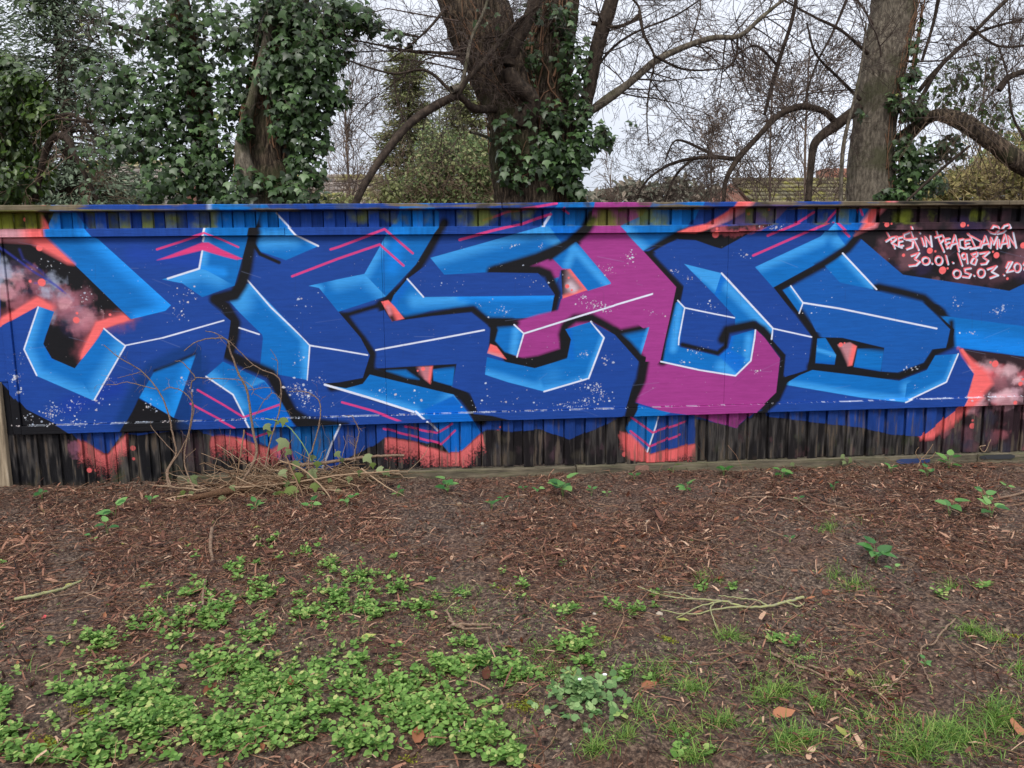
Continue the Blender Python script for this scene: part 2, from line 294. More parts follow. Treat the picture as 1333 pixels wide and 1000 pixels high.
poly([(939, 356), (1006, 428), (1004, 440), (984, 418), (956.5, 424), (956.5, 413), (930, 384)], LB, .9, [([(945, 372), (1004, 432)], 12, HB), ([(930, 384), (940, 362)], 10, (8, 112, 210))])
spray([(940, 442), (946, 430), (980, 423), (992, 430), (1006, 446), (1020, 464), (1016, 495), (1010, 515), (990, 528)], 8)
W((939, 356), (1006, 428), (1004, 442), w=2.1); W((1006, 428), (1056, 439), w=1.8)
poly([(870, 400), (883, 392), (891, 401), (884, 452), (936, 464), (948, 453), (952, 438), (983.5, 429), (977, 470), (957, 489), (880, 476), (860, 471), (864, 440)], LB, .9,
     [([(940, 478), (957, 488)], 16, HB), ([(975, 440), (972, 468)], 10, HB), ([(884, 400), (876, 455)], 9, HB), ([(948, 454), (952, 440)], 6, (5, 105, 205))])
stroke([(880, 378), (872, 412), (864, 445), (860, 468)], 7, BK, 4)
poly([(880, 374), (872, 412), (859, 471), (840, 471), (850, 380)], PU, .8)
poly([(948, 454), (970, 466), (960, 488), (936, 464)], (10, 110, 215), 3, op=.8)
W((882, 391.5), (891, 401), (883.6, 440), (883, 449)); W((891, 401), (930, 409), (955.6, 414))
stroke([(888, 449), (934, 460), (944, 451), (946, 436)], 6, BK, 4)
poly([(983.5, 429), (995, 440), (1015, 467), (1010, 511), (983, 537), (973, 544), (940, 545), (900, 490), (957, 490), (977, 470)], PU, .8)
W((983, 430), (982, 440), (977, 470), (957, 489.5), (910, 482), (860, 471), w=2)
poly([(1006, 428), (1056, 440), (1050, 482), (1019, 492), (1021, 462), (1006, 444)], DB, 1.4)
stroke([(1003, 444), (1021, 463), (1018, 492), (1048, 483)], 3, BK, 3)
# letter five
poly([(1022, 378), (1074, 345), (1110, 322), (1122, 312), (1175, 358), (1313, 379), (1420, 330), (1900, 300), (1900, 560), (1333, 465), (1240, 452), (1150, 454), (1056, 440), (1040, 410)], MD, 1)
poly([(1141, 376), (1201, 390), (1240, 430), (1231, 455), (1216, 460), (1205, 476), (1170, 489), (1146, 484), (1150, 454), (1063, 440), (1044, 404), (1093, 369)], MD, .9)
poly([(982.6, 348), (1068, 308), (1083, 292), (1095, 274), (1100, 262), (1140, 262), (1132, 285), (1130, 291), (1114.6, 304), (1100.5, 320), (1071, 339), (1006, 374.6)], LB, .8,
     [([(990, 346), (1068, 312), (1084, 292)], 14, HB), ([(1090, 312), (1100, 318)], 16, HB)])
poly([(1086, 292), (1130, 290), (1114.6, 304), (1100.5, 320), (1090, 306)], (8, 110, 208), 2)
for p in ([(999, 307), (1038, 290.6), (1062, 276)], [(980, 333), (1030, 311), (1076, 290.6), (1093, 272), (1104, 263)], [(1087, 290), (1105, 308)], [(1104, 263), (1121, 272), (1124, 280)]): stroke(p, 3, PK, .9, .9)
spray([(1008, 378), (1040, 361), (1072, 344), (1103, 324), (1118, 306), (1126, 298)], 7)
spray([(1010, 378), (1038, 404), (1056, 430), (1062, 440), (1059, 462), (1054, 480), (1020, 497)], 8)
poly([(982.6, 348), (1007, 375), (1056, 438), (1051, 482), (1021, 491), (1024, 462), (1006, 428), (960, 378)], DB, .9)
W((945, 362), (1006, 428), w=2.1); W((1006, 428), (1056, 439), w=1.8)
poly([(982.6, 348), (1040, 322), (1060, 345), (1006, 374.6)], LB, .8, [([(990, 346), (1040, 324)], 14, HB)])
poly([(1018.6, 378), (1029, 372.5), (1044.7, 394), (1040, 407.6)], LB, 1.2, [([(1029, 373), (1044, 394)], 5, HB)])
W((1029, 372.5), (1045, 394.5), (1040, 408)); W((1045, 394.5), (1093, 402), (1219, 428), w=2)
poly([(1097, 330), (1141, 378), (1093, 368), (1073, 346)], LB, 1, [([(1097, 330), (1141, 378)], 12, HB)])
stroke([(1098, 328), (1085, 338), (1072, 346)], 4, BK, 5); W((1096.6, 330), (1140.7, 377), w=1.9)
spray([(1143, 374), (1175, 381), (1202, 388), (1225, 408), (1240, 430), (1237, 449), (1216, 459), (1205, 476), (1170, 490), (1120, 486), (1056, 477)], 8)
poly([(1141, 378), (1201, 393), (1236.5, 429), (1231, 453), (1213, 455), (1202, 472), (1168, 485), (1147, 484), (1152, 452), (1100, 440), (1062, 432), (1046, 398), (1100, 372)], MD, 1)
W((1045, 394.5), (1093, 402), (1219, 428), w=2)
poly([(1060, 439), (1096.6, 440), (1150.6, 453), (1146, 484), (1060, 478)], BK, 1)
poly([(1063.6, 441), (1074, 440), (1088, 462.5), (1086, 475), (1061, 473)], LB, 1.2, [([(1062, 455), (1088, 463)], 5, HB), ([(1062, 475), (1086, 475)], 9, (5, 95, 185))])
poly([(1116, 454), (1150.6, 453), (1146, 484), (1111, 478)], LB, 1.2, [([(1116, 449), (1150, 453)], 10, BK), ([(1112, 480), (1146, 485)], 5, (5, 90, 180))])
poly([(1090, 449), (1106, 446), (1115, 451), (1109, 476), (1103, 477)], (190, 130, 138), 2, [([(1113, 450), (1107, 476)], 8, CO), ([(1092, 456), (1100, 474)], 7, (70, 50, 55))])
dot(1094, 449, 2.9); dot(1099, 447, 1.2)
spray([(1056, 480), (1090, 484), (1150, 491)], 7); stroke([(1056, 483), (1022, 497)], 7, BK, 4)
poly([(1020, 501), (1040, 489), (1057, 482), (1120, 489.5), (1170, 496), (1206, 482), (1217, 463), (1247, 461), (1231.6, 497.6), (1177, 523.7), (1120, 518)], LB, .9,
     [([(1022, 500), (1120, 516), (1177, 522)], 11, HB), ([(1180, 505), (1184, 520)], 14, HB), ([(1247, 461), (1232, 497)], 9, HB), ([(1196, 500), (1210, 495)], 12, (5, 105, 205))])
poly([(1020, 501), (1120, 518), (1177, 524), (1231.6, 498), (1250.5, 465), (1267.6, 487), (1258, 519), (1253, 529), (1201, 569), (1160, 566), (1120, 557), (1069, 551.6), (1027, 546), (1000, 543)], DB, 1)
W((1247, 461), (1231.6, 497.6), (1177, 523.7), w=1.8); stroke([(1022, 498), (1012, 520), (994, 534)], 8, BK, 5)
poly([(983, 537), (1010, 511), (1004, 502), (985, 510)], PU, .8)
poly([(1222.6, 411), (1333, 425), (1900, 505), (1900, 560), (1333, 464), (1239, 451), (1242, 429)], LB, 1, [([(1230, 440), (1333, 455)], 26, (18, 135, 235)), ([(1238, 420), (1240, 450)], 7, BK)])
# dark corner and lettering
poly([(1121, 312), (1175, 358), (1313.5, 379), (1420, 322), (1700, 300), (1700, 200), (1170, 200), (1140, 262), (1132.6, 290), (1113, 307)], (30, 26, 30), 1)
for i in range(60):
    x = random.uniform(1128, 1400); y = random.uniform(285, 385)
    if y > 318+(x-1121)*.85 or y > 372: continue
    puff(x, y, random.uniform(8, 20), random.choice([(110, 72, 82), (88, 58, 68), (135, 95, 105), (30, 27, 34), (48, 38, 72), (26, 24, 28)]), random.uniform(.4, .75), 1.5, 200+i)
poly([(1116, 300), (1122, 290), (1138, 268), (1150, 255), (1170, 255), (1145, 280), (1138, 296), (1112, 307)], (225, 130, 140), 5)
poly([(1118, 300), (1126, 290), (1140, 268), (1148, 258), (1157, 258), (1140, 284), (1134, 294)], CO, 2)
poly([(1121, 312), (1175, 358), (1313.5, 379), (1300, 410), (1150, 385), (1110, 330)], MD, 1)
spray([(1143, 374), (1175, 381), (1202, 388), (1225, 408)], 6); poly([(1143, 380), (1200, 394), (1228, 421), (1180, 410), (1120, 395), (1110, 375)], MD, 1)
W((1045, 394.5), (1093, 402), (1219, 428), w=2); W((1096.6, 330), (1140.7, 377), w=1.9)
K = lambda p: (1093+p[0]*.18, 260+p[1]*.18)
def ell(cx, cy, rx, ry): return [(cx+rx*math.cos(a), cy+ry*math.sin(a)) for a in np.linspace(0, 2*math.pi, 14)]
GL = [[(340, 240), (372, 300), (395, 350)], [(332, 300), (375, 272), (412, 266), (400, 290), (372, 312), (445, 345)], [(452, 268), (415, 275), (425, 302), (422, 335), (455, 330)], [(425, 302), (450, 298)],
      [(500, 236), (460, 250), (462, 280), (528, 298), (522, 342), (482, 357)], [(500, 200), (530, 285), (567, 362)], [(478, 288), (552, 280)], [(590, 278), (606, 332)], [(576, 240), (578, 241)],
      [(622, 336), (614, 268), (662, 336), (652, 262)], [(695, 228), (718, 300), (750, 375)], [(688, 272), (740, 256), (752, 285), (726, 312)], [(792, 280), (757, 285), (772, 350), (806, 332)], [(762, 318), (790, 308)],
      [(796, 350), (830, 256), (858, 372)], [(808, 322), (846, 312)], [(892, 284), (862, 290), (866, 340), (898, 352)], [(938, 288), (902, 292), (908, 350), (942, 340)], [(905, 320), (932, 314)],
      [(930, 246), (980, 352)], [(922, 248), (1022, 302), (1010, 342), (940, 354)], [(1020, 347), (1050, 262), (1078, 342)], [(1030, 322), (1070, 315)], [(1086, 347), (1092, 275), (1110, 322), (1134, 268), (1134, 352)],
      [(1146, 288), (1152, 342)], [(1160, 347), (1192, 250), (1215, 345)], [(1172, 318), (1205, 312)], [(1226, 338), (1215, 262), (1272, 345), (1250, 238)],
      [(1136, 232), (1120, 245), (1090, 238), (1072, 220), (1090, 190), (1122, 196), (1138, 232), (1168, 190), (1200, 180), (1212, 203), (1180, 235), (1136, 246)],
      [(515, 405), (572, 385), (540, 428), (575, 448), (552, 472), (500, 478)], ell(620, 442, 27, 26), [(664, 460), (666, 461)], ell(714, 440, 25, 30), [(765, 405), (780, 465)], [(816, 455), (818, 456)],
      [(854, 390), (882, 475)], ell(896, 408, 16, 20), [(912, 392), (920, 458)], [(992, 382), (950, 395), (988, 432), (975, 468), (945, 455), (958, 428), (992, 402), (992, 382)], [(1010, 388), (1078, 378), (1034, 415), (1070, 440), (1056, 462), (1020, 466)],
      ell(845, 536, 27, 29), [(944, 494), (900, 500), (904, 525), (945, 538), (932, 562), (886, 556)], [(968, 548), (970, 549)], ell(1020, 530, 26, 30), [(1066, 502), (1132, 480), (1095, 520), (1142, 545), (1085, 565)],
      [(1184, 544), (1186, 545)], [(1200, 490), (1218, 452), (1244, 450), (1204, 522), (1250, 512)], ell(1282, 490, 24, 32), [(1325, 470), (1345, 440), (1362, 460), (1330, 505), (1366, 500)]]
for g in GL:
    stroke([K((x+4, y+5)) for x, y in g], 2.4, (214, 220, 238), .8)
    n = len(g); stroke([K((x-3, y-2)) for x, y in g], 1.6, (255, 110, 118), .9, .95)
    if n > 3: stroke([K((x+3, y+4)) for x, y in g[n//2:n//2+2]], 2.2, (220, 226, 242), .8)
for x, y, r in ((323, 183, 18), (357, 177, 7), (871, 184, 20), (907, 190, 7), (650, 370, 22), (690, 375, 8), (460, 403, 12), (1132, 403, 22), (1107, 378, 8), (742, 512, 27), (778, 498, 8), (1211, 572, 10), (1325, 332, 22)):
    dot(*K((x, y)), r*.18)
# coral fire at the right
poly([(1247, 453.5), (1333, 465), (1900, 560), (1900, 640), (1199, 620), (1199, 569.6), (1253, 529), (1258, 519), (1267.6, 487)], (52, 36, 42), 1)
for i in range(120):
    x = random.uniform(1255, 1480); y = random.uniform(478, 535)
    puff(x, y, random.uniform(6, 15), random.choice([(238, 110, 120), (220, 150, 160), (205, 165, 178), (150, 95, 105), (70, 50, 58), (235, 190, 198), (110, 75, 85)]), random.uniform(.4, .8), 1.4, 300+i)
for i in range(60):
    x = random.uniform(1225, 1420); y = random.uniform(536, 600)
    puff(x, y, random.uniform(6, 14), random.choice([(190, 110, 120), (120, 80, 90), (75, 58, 64), (52, 48, 60), (36, 32, 36), (60, 60, 78)]), random.uniform(.4, .75), 1.2, 500+i)
poly([(1247, 453.5), (1262, 466), (1285, 485), (1292, 500), (1270, 525), (1262, 535), (1250, 550), (1215, 572), (1199, 574), (1201, 566), (1253, 529), (1258, 519), (1267.6, 487)], CO, 7)
stroke([(1252, 456), (1270, 482), (1266, 505), (1256, 528), (1202, 570)], 4, CO, 2.5)
poly([(1247, 453.5), (1250.5, 465), (1267.6, 487), (1258, 519), (1253, 529), (1201, 569.6), (1180, 540), (1240, 480)], DB, 1); W((1247, 461), (1231.6, 497.6), (1177, 523.7), w=1.8)
poly([(1231.6, 497), (1247, 461), (1220, 465), (1210, 485), (1180, 500), (1177, 523)], LB, .9, [([(1247, 461), (1232, 497), (1178, 523)], 9, HB)]); W((1247, 461), (1231.6, 497.6), (1177, 523.7), w=1.8)
for q in ((1295, 474, 4.6), (1289, 472, 1.8), (1319, 524, 2.7), (1328, 500, 3.0), (1331, 494, 1.8), (1266.5, 555, 4), (1267, 548, 1.6), (1245, 550, 1.8), (1244, 557, 1)): dot(*q)
# -- paint on the bare boards under the panels
def drips(pts, col, fade, seed=0):
    """coral chevron that fades out downwards"""
    p = [tp(q) for q in pts]; b = box(p, 4); X, Y = grid(b); n = fbm(*X.shape, 10, 4, seed)
    n2 = fbm(*X.shape, 90, 2, seed+40); a = np.clip(.5-(sd(p, X, Y)+(n-.5)*4*PXS)/(3.5*PXS), 0, 1)
    top = np.interp(X[0], [q[0] for q in p[:fade]], [q[1] for q in p[:fade]])
    f = 1-np.clip(((top[None]-Y)/(34*PXS)-.22+(n-.5)*.6+(n2-.5)*.9*np.clip((top[None]-Y)/(12*PXS), 0, 1))*1.5, 0, 1)
    a = a*(.72+.28*np.clip(n*2-.4, 0, 1)); lay(b, a*f, lin((246, 120, 120)))
stroke([(-40, 600), (60, 600), (90, 598)], 60, (34, 32, 33), 20, .3)
drips([(100, 573), (137, 593), (163, 566), (164, 630), (102, 625)], CO, 3, 1)
puff(94, 585, 12, (190, 120, 150), .5); puff(250, 590, 22, (90, 60, 70), .5)
for q in ((170, 585, 3.4), (171, 599, 2), (113, 614, 3.2), (122, 614, 2), (327, 598, 4.5), (505, 587, 3), (510, 583, 1.5), (530.5, 600, 1.9), (648, 563.5, 2.8), (651, 557.5, 1.4), (646, 583.5, 1.8), (629, 597, 3.3), (674, 566, 1), (814, 593, 3.6), (911, 597, 5), (920, 600, 1.6)): dot(*q)
drips([(274, 570), (290, 568), (320, 574), (340, 583), (352, 586), (366, 577), (380, 572), (386, 620), (272, 620)], CO, 7, 2)
poly([(386, 556), (441, 553), (432, 575), (418, 612), (390, 612), (372, 572)], LB, 1.5); W((443, 553), (430, 580), (418, 613), w=2.4)
poly([(444, 553), (560, 545), (575, 577), (555, 578), (526, 570), (500, 568), (483, 582), (455, 596), (420, 618), (430, 585)], DB, 1)
stroke([(499, 559), (530, 567), (574, 579), (592, 562)], 2.8, PK, .9, .9); stroke([(527, 556), (568, 565), (588, 553)], 2.8, PK, .9, .9)
poly([(560, 550), (600, 545), (626, 564), (598, 590), (584, 590), (574, 578)], (8, 108, 205), 1); stroke([(574, 579), (592, 562)], 2.5, PK, .9, .9); stroke([(568, 565), (588, 553)], 2.8, PK, .9, .9)
W((556, 549), (569.6, 562), w=2.6)
poly([(483, 584), (501, 570), (526, 572), (555, 580), (584, 591), (598, 591), (628, 566), (640, 560), (660, 625), (440, 625), (452, 598)], (38, 34, 38), 1.5)
drips([(501, 571), (526, 574), (555, 582), (584, 591), (598, 591), (626, 566), (634, 566), (640, 600), (634, 620), (500, 622)], CO, 7, 3)
poly([(616, 548), (626, 564), (634, 560), (700, 566), (714, 564), (741, 573), (786, 555), (811, 541), (818, 548), (818, 562), (808, 566), (800, 625), (640, 625), (628, 566)], (34, 30, 32), 2)
poly([(665, 546), (714, 564), (741, 573), (786, 555), (808, 543), (811, 536), (616, 536), (616, 540)], DB, 1)
poly([(612, 538), (640, 541), (668, 548), (640, 549), (617, 549)], BK, 1.5)
for i in range(26): puff(random.uniform(640, 805), random.uniform(572, 608), random.uniform(5, 12), random.choice([(70, 55, 60), (60, 66, 84), (50, 44, 42), (95, 70, 80), (30, 28, 30), (80, 74, 62)]), .5, .7, 600+i)
poly([(831, 528), (872, 537), (858, 544), (843.6, 589), (820, 570), (816, 560), (820, 546)], LB, 1); poly([(831, 526), (822, 524), (818, 522), (812, 544), (820, 550), (828, 535)], BK, 1.5)
poly([(858, 543), (872, 537), (905, 541), (907, 548), (905, 578), (845, 592)], DB, 1)
drips([(808, 563), (820, 566), (846, 593), (906, 579), (907, 612), (808, 612)], CO, 4, 4)
poly([(806, 568), (822, 566), (847, 593), (906, 579), (906, 590), (850, 606), (818, 598)], CO, 4, op=.85)
W((858, 544), (850, 568), (843, 589), w=2)
for p in ([(822, 544), (850, 564), (894, 550)], [(821, 562), (846, 582), (886, 567)]): stroke(p, 2.8, PK, .9, .9)
poly([(905, 546), (932, 551), (959, 558), (975, 545), (1000, 543), (1027, 546), (1069, 551.6), (1120, 557), (1160, 566), (1200, 571), (1199, 620), (906, 620)], (34, 31, 32), 2)
for i in range(60): puff(random.uniform(912, 1200), random.uniform(565, 602), random.uniform(4, 11), random.choice([(78, 64, 58), (60, 56, 52), (92, 66, 70), (46, 44, 50), (30, 28, 30), (66, 70, 50)]), .55, .6, 700+i)
poly([(887, 538), (905, 541), (932, 551), (959, 558), (975, 544), (985, 536), (960, 530), (900, 530)], PU, 1)
poly([(1000, 536), (1250, 520), (1253, 529), (1201, 569.6), (1160, 566), (1120, 557), (1069, 551.6), (1027, 546), (1000, 543)], DB, 1)
poly([(985, 535), (997, 533), (1000, 544), (978, 546)], BK, 1.5)
poly([(1183, 590), (1176, 612), (1120, 612), (1125, 592)], (40, 60, 120), 4, op=.0)
# -- bare weathered wood and moss where the paint never reached or has gone
NZ = fbm(MH, MW, 60, 5, 11); N2 = fbm(MH, MW, 26, 4, 12); NG = fbm(MH, MW, 500, 3, 13, ax=.12); NH = fbm(MH, MW, 30, 4, 15, ax=14.0)
yy, xx = np.mgrid[0:MH, 0:MW].astype(np.float32)
_t0, _t1 = tp((0, 268)), tp((1333, 262)); PXY = (tp((666, 300))[1]-tp((666, 400))[1])/100
# photo coordinates of every canvas pixel (for placing wear along the fence)
_P = np.stack([xx*MRES+MX0-CAMP[0], np.full_like(xx, CAM_D), yy*MRES+MZ0-CAMP[2]], -1)
_z = _P@FW; PHX = 666.5+FPX*(_P@R2)/_z; PHY = 500-FPX*(_P@U2)/_z
del _P, _z
ST = fbm(MH, MW, 34, 2, 16)
def band(v, a, b, s): return np.clip((v-a)/s+.5, 0, 1)*np.clip((b-v)/s+.5, 0, 1)
wood = lin((104, 92, 78))*(.55+.9*NG)[..., None]*(.7+.6*NH)[..., None]
def over(a, col): 
    a = np.clip(a, 0, 1)[..., None]; CV[:] = CV*(1-a)+col*a
TL = 268-PHX*6/1333                                     # top line of the fence in the photo
slat = band(PHY, TL+7.5, TL+30, 2)
cap = (PHY < TL+9).astype(np.float32)
# cap rail: flaking paint, nearly bare at both ends
bare = np.interp(PHX, [-100, 40, 75, 100, 300, 640, 760, 900, 1040, 1130, 1200, 1400], [1, .95, .35, .55, .42, .4, .42, .6, .5, .8, .95, 1])
wc = lin((124, 112, 92))*(.12+1.15*NH)[..., None]
over(cap*np.clip((NH*.75+NZ*.25-(.66-bare*.36))*9, 0, 1), wc)
over(cap*np.clip((NZ-.56)*9, 0, 1)*.7, lin((62, 58, 52))); over(cap*np.clip((N2-.6)*8, 0, 1)*.5, lin((84, 86, 50)))
# moss and algae on the top slats, then a darker upper end
mo = np.interp(PHX, [-100, 0, 50, 60, 90, 130, 230, 275, 285, 440, 480, 500, 560, 580, 620, 680, 735, 800, 860, 900, 960, 1050, 1100, 1140, 1165, 1220, 1400],
               [.9, .95, .8, .1, .35, .85, .9, .7, .05, .1, .35, .12, .4, .5, .5, .25, .3, .55, .3, .2, .6, .6, .4, .5, .12, .05, .05])
SL = ((xx*MRES+MX0+4.5)/.07675).astype(int)%4096; _sr = np.random.default_rng(5).random(4096).astype(np.float32)[SL]; _s2 = np.random.default_rng(6).random(4096).astype(np.float32)[SL]
mo = mo*(.55+.75*_sr)
mcol = lin((128, 138, 44))*(.45+.9*NZ)[..., None]
over(slat*np.clip((NZ*.6+N2*.4-(.62-mo*.36))*7, 0, 1)*.85, mcol)
over(slat*np.clip((NG-.62)*7, 0, 1)*.5*np.clip(mo+.2, 0, 1), lin((60, 52, 44)))
over(slat*np.clip(1-(PHY-(TL+7))/7, 0, 1)*.45*np.clip((NZ-.3)*3, 0, 1), lin((52, 48, 40)))  # slats darker towards their upper end, broken up by noise
# lower boards: green foot, worn black, streaks of pale wood
LB_Y = 566-PHX*.0293
low = np.clip((PHY-LB_Y-1)/2, 0, 1)
GR = 634-PHX*.0225
foot = np.clip(1-(GR-PHY)/30, 0, 1)
over(low*np.clip((NG-.60)*8, 0, 1)*np.where((CV.sum(-1) < .25), .5, .10), wood)
over(low*foot*np.clip((NG*.6+N2*.4-.5)*7, 0, 1)*.5, lin((92, 88, 66)))
gm = np.interp(PHX, [-80, 0, 20, 80, 130, 170, 240, 300, 560, 620, 740, 820, 1000, 1333], [.7, .9, .55, .6, .8, .45, .9, .3, .1, .35, .45, .2, .12, .15])
over(low*np.clip(foot*1.3, 0, 1)*np.clip((N2*.5+NZ*.5+gm*.30-.72)*7, 0, 1)*.75, lin((104, 112, 62))*(.5+.8*NG)[..., None])
over(low*np.clip(foot*2.2-1.7+(NZ-.5), 0, 1)*.7, lin((66, 58, 46)))
over(low*np.clip((NG*.5+NZ*.5-.50)*7, 0, 1)*.42, lin((40, 36, 34)))
over(low*np.clip((NG*.6+N2*.4-.44)*6, 0, 1)*np.where(CV.sum(-1) < .12, .6, .12), lin((84, 80, 78))*(.5+NG)[..., None])
over(low*np.clip((NG-.66)*9, 0, 1)*.3, lin((120, 104, 90)))
CV *= (1-(np.maximum(low, slat)*(.34*_s2)))[..., None]
# faint streaks of the roller and old brushwork on the flat panels
pan = band(PHY, TL+42, LB_Y-1, 2)
CV *= (1+pan*((NH-.5)*.10+(N2-.5)*.14)+(1-pan)*((NG-.5)*.5))[..., None]
for _ in range(70):
    x = random.uniform(10, 1330); y = random.uniform(315, 535); a = random.gauss(0, .25); l = random.uniform(6, 40); stroke([(x, y), (x+l*math.cos(a), y+l*math.sin(a))], .5, random.choice([(150, 165, 205), (30, 40, 70)]), 1.2, random.uniform(.1, .28))
for _ in range(26):
    x = random.uniform(10, 1330); y = random.uniform(312, 500); stroke([(x, y), (x+random.uniform(-.4, .4), y+random.uniform(8, 40))], .6, (40, 50, 80), 1.5, .25)
# white chips where the paint has flaked: clusters, loose specks and the ledge line
def chip(x, y, r, op=1.0):
    cx, cy = tp((x, y)); n = random.randint(5, 7)
    p = [(cx+r*PXS*random.uniform(.5, 1.2)*math.cos(k*6.283/n)*random.uniform(.8, 1.5), cy+r*PXS*random.uniform(.5, 1.2)*math.sin(k*6.283/n)) for k in range(n)]
    b = box(p, 3); X, Y = grid(b); lay(b, np.clip(.5-sd(p, X, Y)/1.2, 0, 1)*op, lin(random.choice([(225, 232, 242), (200, 212, 232), (215, 205, 205)])))
CL = [(20, 492, 9, 7, 34), (26, 508, 10, 5, 14), (68, 536, 16, 14, 70), (100, 528, 14, 10, 30), (38, 545, 10, 8, 16), (100, 550, 20, 5, 24), (142, 500, 14, 12, 16), (25, 470, 14, 14, 12), (130, 525, 14, 10, 14),
      (195, 530, 8, 12, 20), (385, 505, 14, 10, 44), (396, 515, 16, 8, 50), (405, 530, 22, 8, 24), (388, 470, 8, 14, 12), (415, 493, 12, 8, 10), (248, 505, 12, 6, 8), (238, 495, 6, 5, 6), (500, 510, 18, 10, 18), (535, 515, 14, 10, 8),
      (760, 462, 8, 7, 22), (788, 470, 10, 8, 12), (775, 505, 10, 8, 50), (764, 522, 16, 5, 36), (745, 528, 26, 4, 30), (785, 515, 10, 10, 20), (752, 500, 18, 14, 18), (820, 335, 10, 9, 30), (790, 350, 12, 9, 20), (772, 397, 18, 7, 50), (790, 402, 14, 8, 24),
      (760, 388, 8, 5, 14), (700, 372, 40, 20, 14), (670, 322, 8, 5, 10), (704, 318, 4, 7, 8), (850, 410, 16, 12, 10), (905, 458, 14, 8, 24), (888, 473, 8, 3, 12), (985, 484, 9, 4, 10), (960, 455, 20, 12, 8), (922, 400, 16, 12, 16), (895, 362, 8, 4, 8),
      (1002, 296, 18, 4, 22), (968, 332, 8, 6, 8), (1245, 396, 10, 10, 18), (1300, 406, 12, 8, 24), (1305, 400, 5, 4, 10), (1258, 434, 14, 3, 8), (1186, 480, 14, 4, 10), (1163, 388, 8, 2, 5), (1190, 503, 6, 5, 5), (1280, 515, 30, 8, 20), (640, 400, 40, 14, 16), (655, 405, 9, 5, 12),
      (570, 370, 50, 14, 10), (630, 520, 40, 16, 14), (690, 520, 30, 12, 10), (232, 400, 16, 22, 26), (245, 384, 12, 10, 14), (398, 395, 20, 14, 10), (110, 384, 10, 10, 14), (60, 345, 22, 10, 14), (880, 355, 8, 5, 8), (1060, 400, 50, 20, 8)]
for cx, cy, sx, sy, n in CL:
    for _ in range(int(n*1.15)):
        chip(random.gauss(cx, sx*.5), random.gauss(cy, sy*.5), min(1.9, random.expovariate(2.8)+.22), random.uniform(.5, 1))
for _ in range(420): chip(random.uniform(20, 1330), random.uniform(320, 530), random.uniform(.2, .5), random.uniform(.3, .8))
wl = lambda x: 554.6-(x-20)*.0298
x = 14.0
while x < 1330:
    if math.sin(x*.21)+math.sin(x*.083+1)+math.sin(x*.57) > -.9+(x > 800)*-.6 and random.random() < (.85 if x < 800 else .3 if x < 1180 else .6):
        r = random.uniform(.25, 1.0) if x < 800 or x > 1200 else random.uniform(.2, .6)
        chip(x, wl(x)+random.uniform(-.5, .5), r, .95)
        if random.random() < .22: stroke([(x, wl(x)), (x+random.uniform(3, 14), wl(x)-.2)], .8, (215, 222, 235), .8, .85)
    x += random.uniform(.8, 3)
CV = np.clip(CV, 0.002, 1)
IMG = bpy.data.images.new('mural_paint', MW, MH, float_buffer=True)
_px = np.ones((MH, MW, 4), np.float32); _px[..., :3] = CV
IMG.colorspace_settings.name = 'Linear Rec.709'
IMG.pixels.foreach_set(_px.ravel()); IMG.update(); IMG.pack()

# ------------------------------------------------------------------ helpers
COL = SC.collection
def tag(o, label=None, cat=None, group=None, kind=None):
    if label: o['label'] = label
    if cat: o['category'] = cat
    if group: o['group'] = group
    if kind: o['kind'] = kind
    return o
def empty(name, loc=(0, 0, 0), label=None, cat=None, group=None):
    o = bpy.data.objects.new(name, None); COL.objects.link(o); o.location = Vector([float(v) for v in loc]); o.empty_display_size = .1
    return tag(o, label, cat, group)
def link(name, me, parent=None, mat=None, loc=None, kind=None):
    o = bpy.data.objects.new(name, me); COL.objects.link(o)
    if mat and not me.materials: me.materials.append(mat)
    if parent:
        o.parent = parent
        if loc is None: o.location = -parent.location           # meshes are written in world coordinates
    if loc is not None: o.location = Vector([float(v) for v in loc])
    if kind: o['kind'] = kind
    return o
def mesh(name, V, F, vals=None, smooth=False):
    V = np.asarray(V, np.float32); F = np.asarray(F, np.int32); n, k = F.shape
    me = bpy.data.meshes.new(name); me.vertices.add(len(V)); me.vertices.foreach_set('co', V.ravel())
    me.loops.add(n*k); me.loops.foreach_set('vertex_index', F.ravel())
    me.polygons.add(n); me.polygons.foreach_set('loop_start', np.arange(0, n*k, k, dtype=np.int32))
    if smooth: me.polygons.foreach_set('use_smooth', np.ones(n, bool))
    me.update(calc_edges=True)
    if vals is not None:
        a = me.attributes.new('v', 'FLOAT', 'FACE'); a.data.foreach_set('value', np.asarray(vals, np.float32))
    return me
def scatter(name, tv, tf, M, T, vals, smooth=False):
    """many transformed copies of one small shape, joined"""
    tv = np.asarray(tv, float); tf = np.asarray(tf, int); n = len(T)
    V = np.einsum('nij,kj->nki', M, tv)+T[:, None]
    F = (tf[None]+(np.arange(n)*len(tv))[:, None, None]).reshape(-1, tf.shape[1])
    return mesh(name, V.reshape(-1, 3), F, np.repeat(vals, len(tf)), smooth)
def frames(nrm, spin=None, tip=None):
    """rotation matrices whose z follows nrm; x (the leaf's length) follows tip as far as it can"""
    n = len(nrm); z = nrm/np.linalg.norm(nrm, axis=1, keepdims=True)
    t = RNG.normal(size=(n, 3)) if tip is None else tip
    x = t-(t*z).sum(1, keepdims=True)*z; x /= np.linalg.norm(x, axis=1, keepdims=True)+1e-9
    return np.stack([x, np.cross(z, x), z], 2)
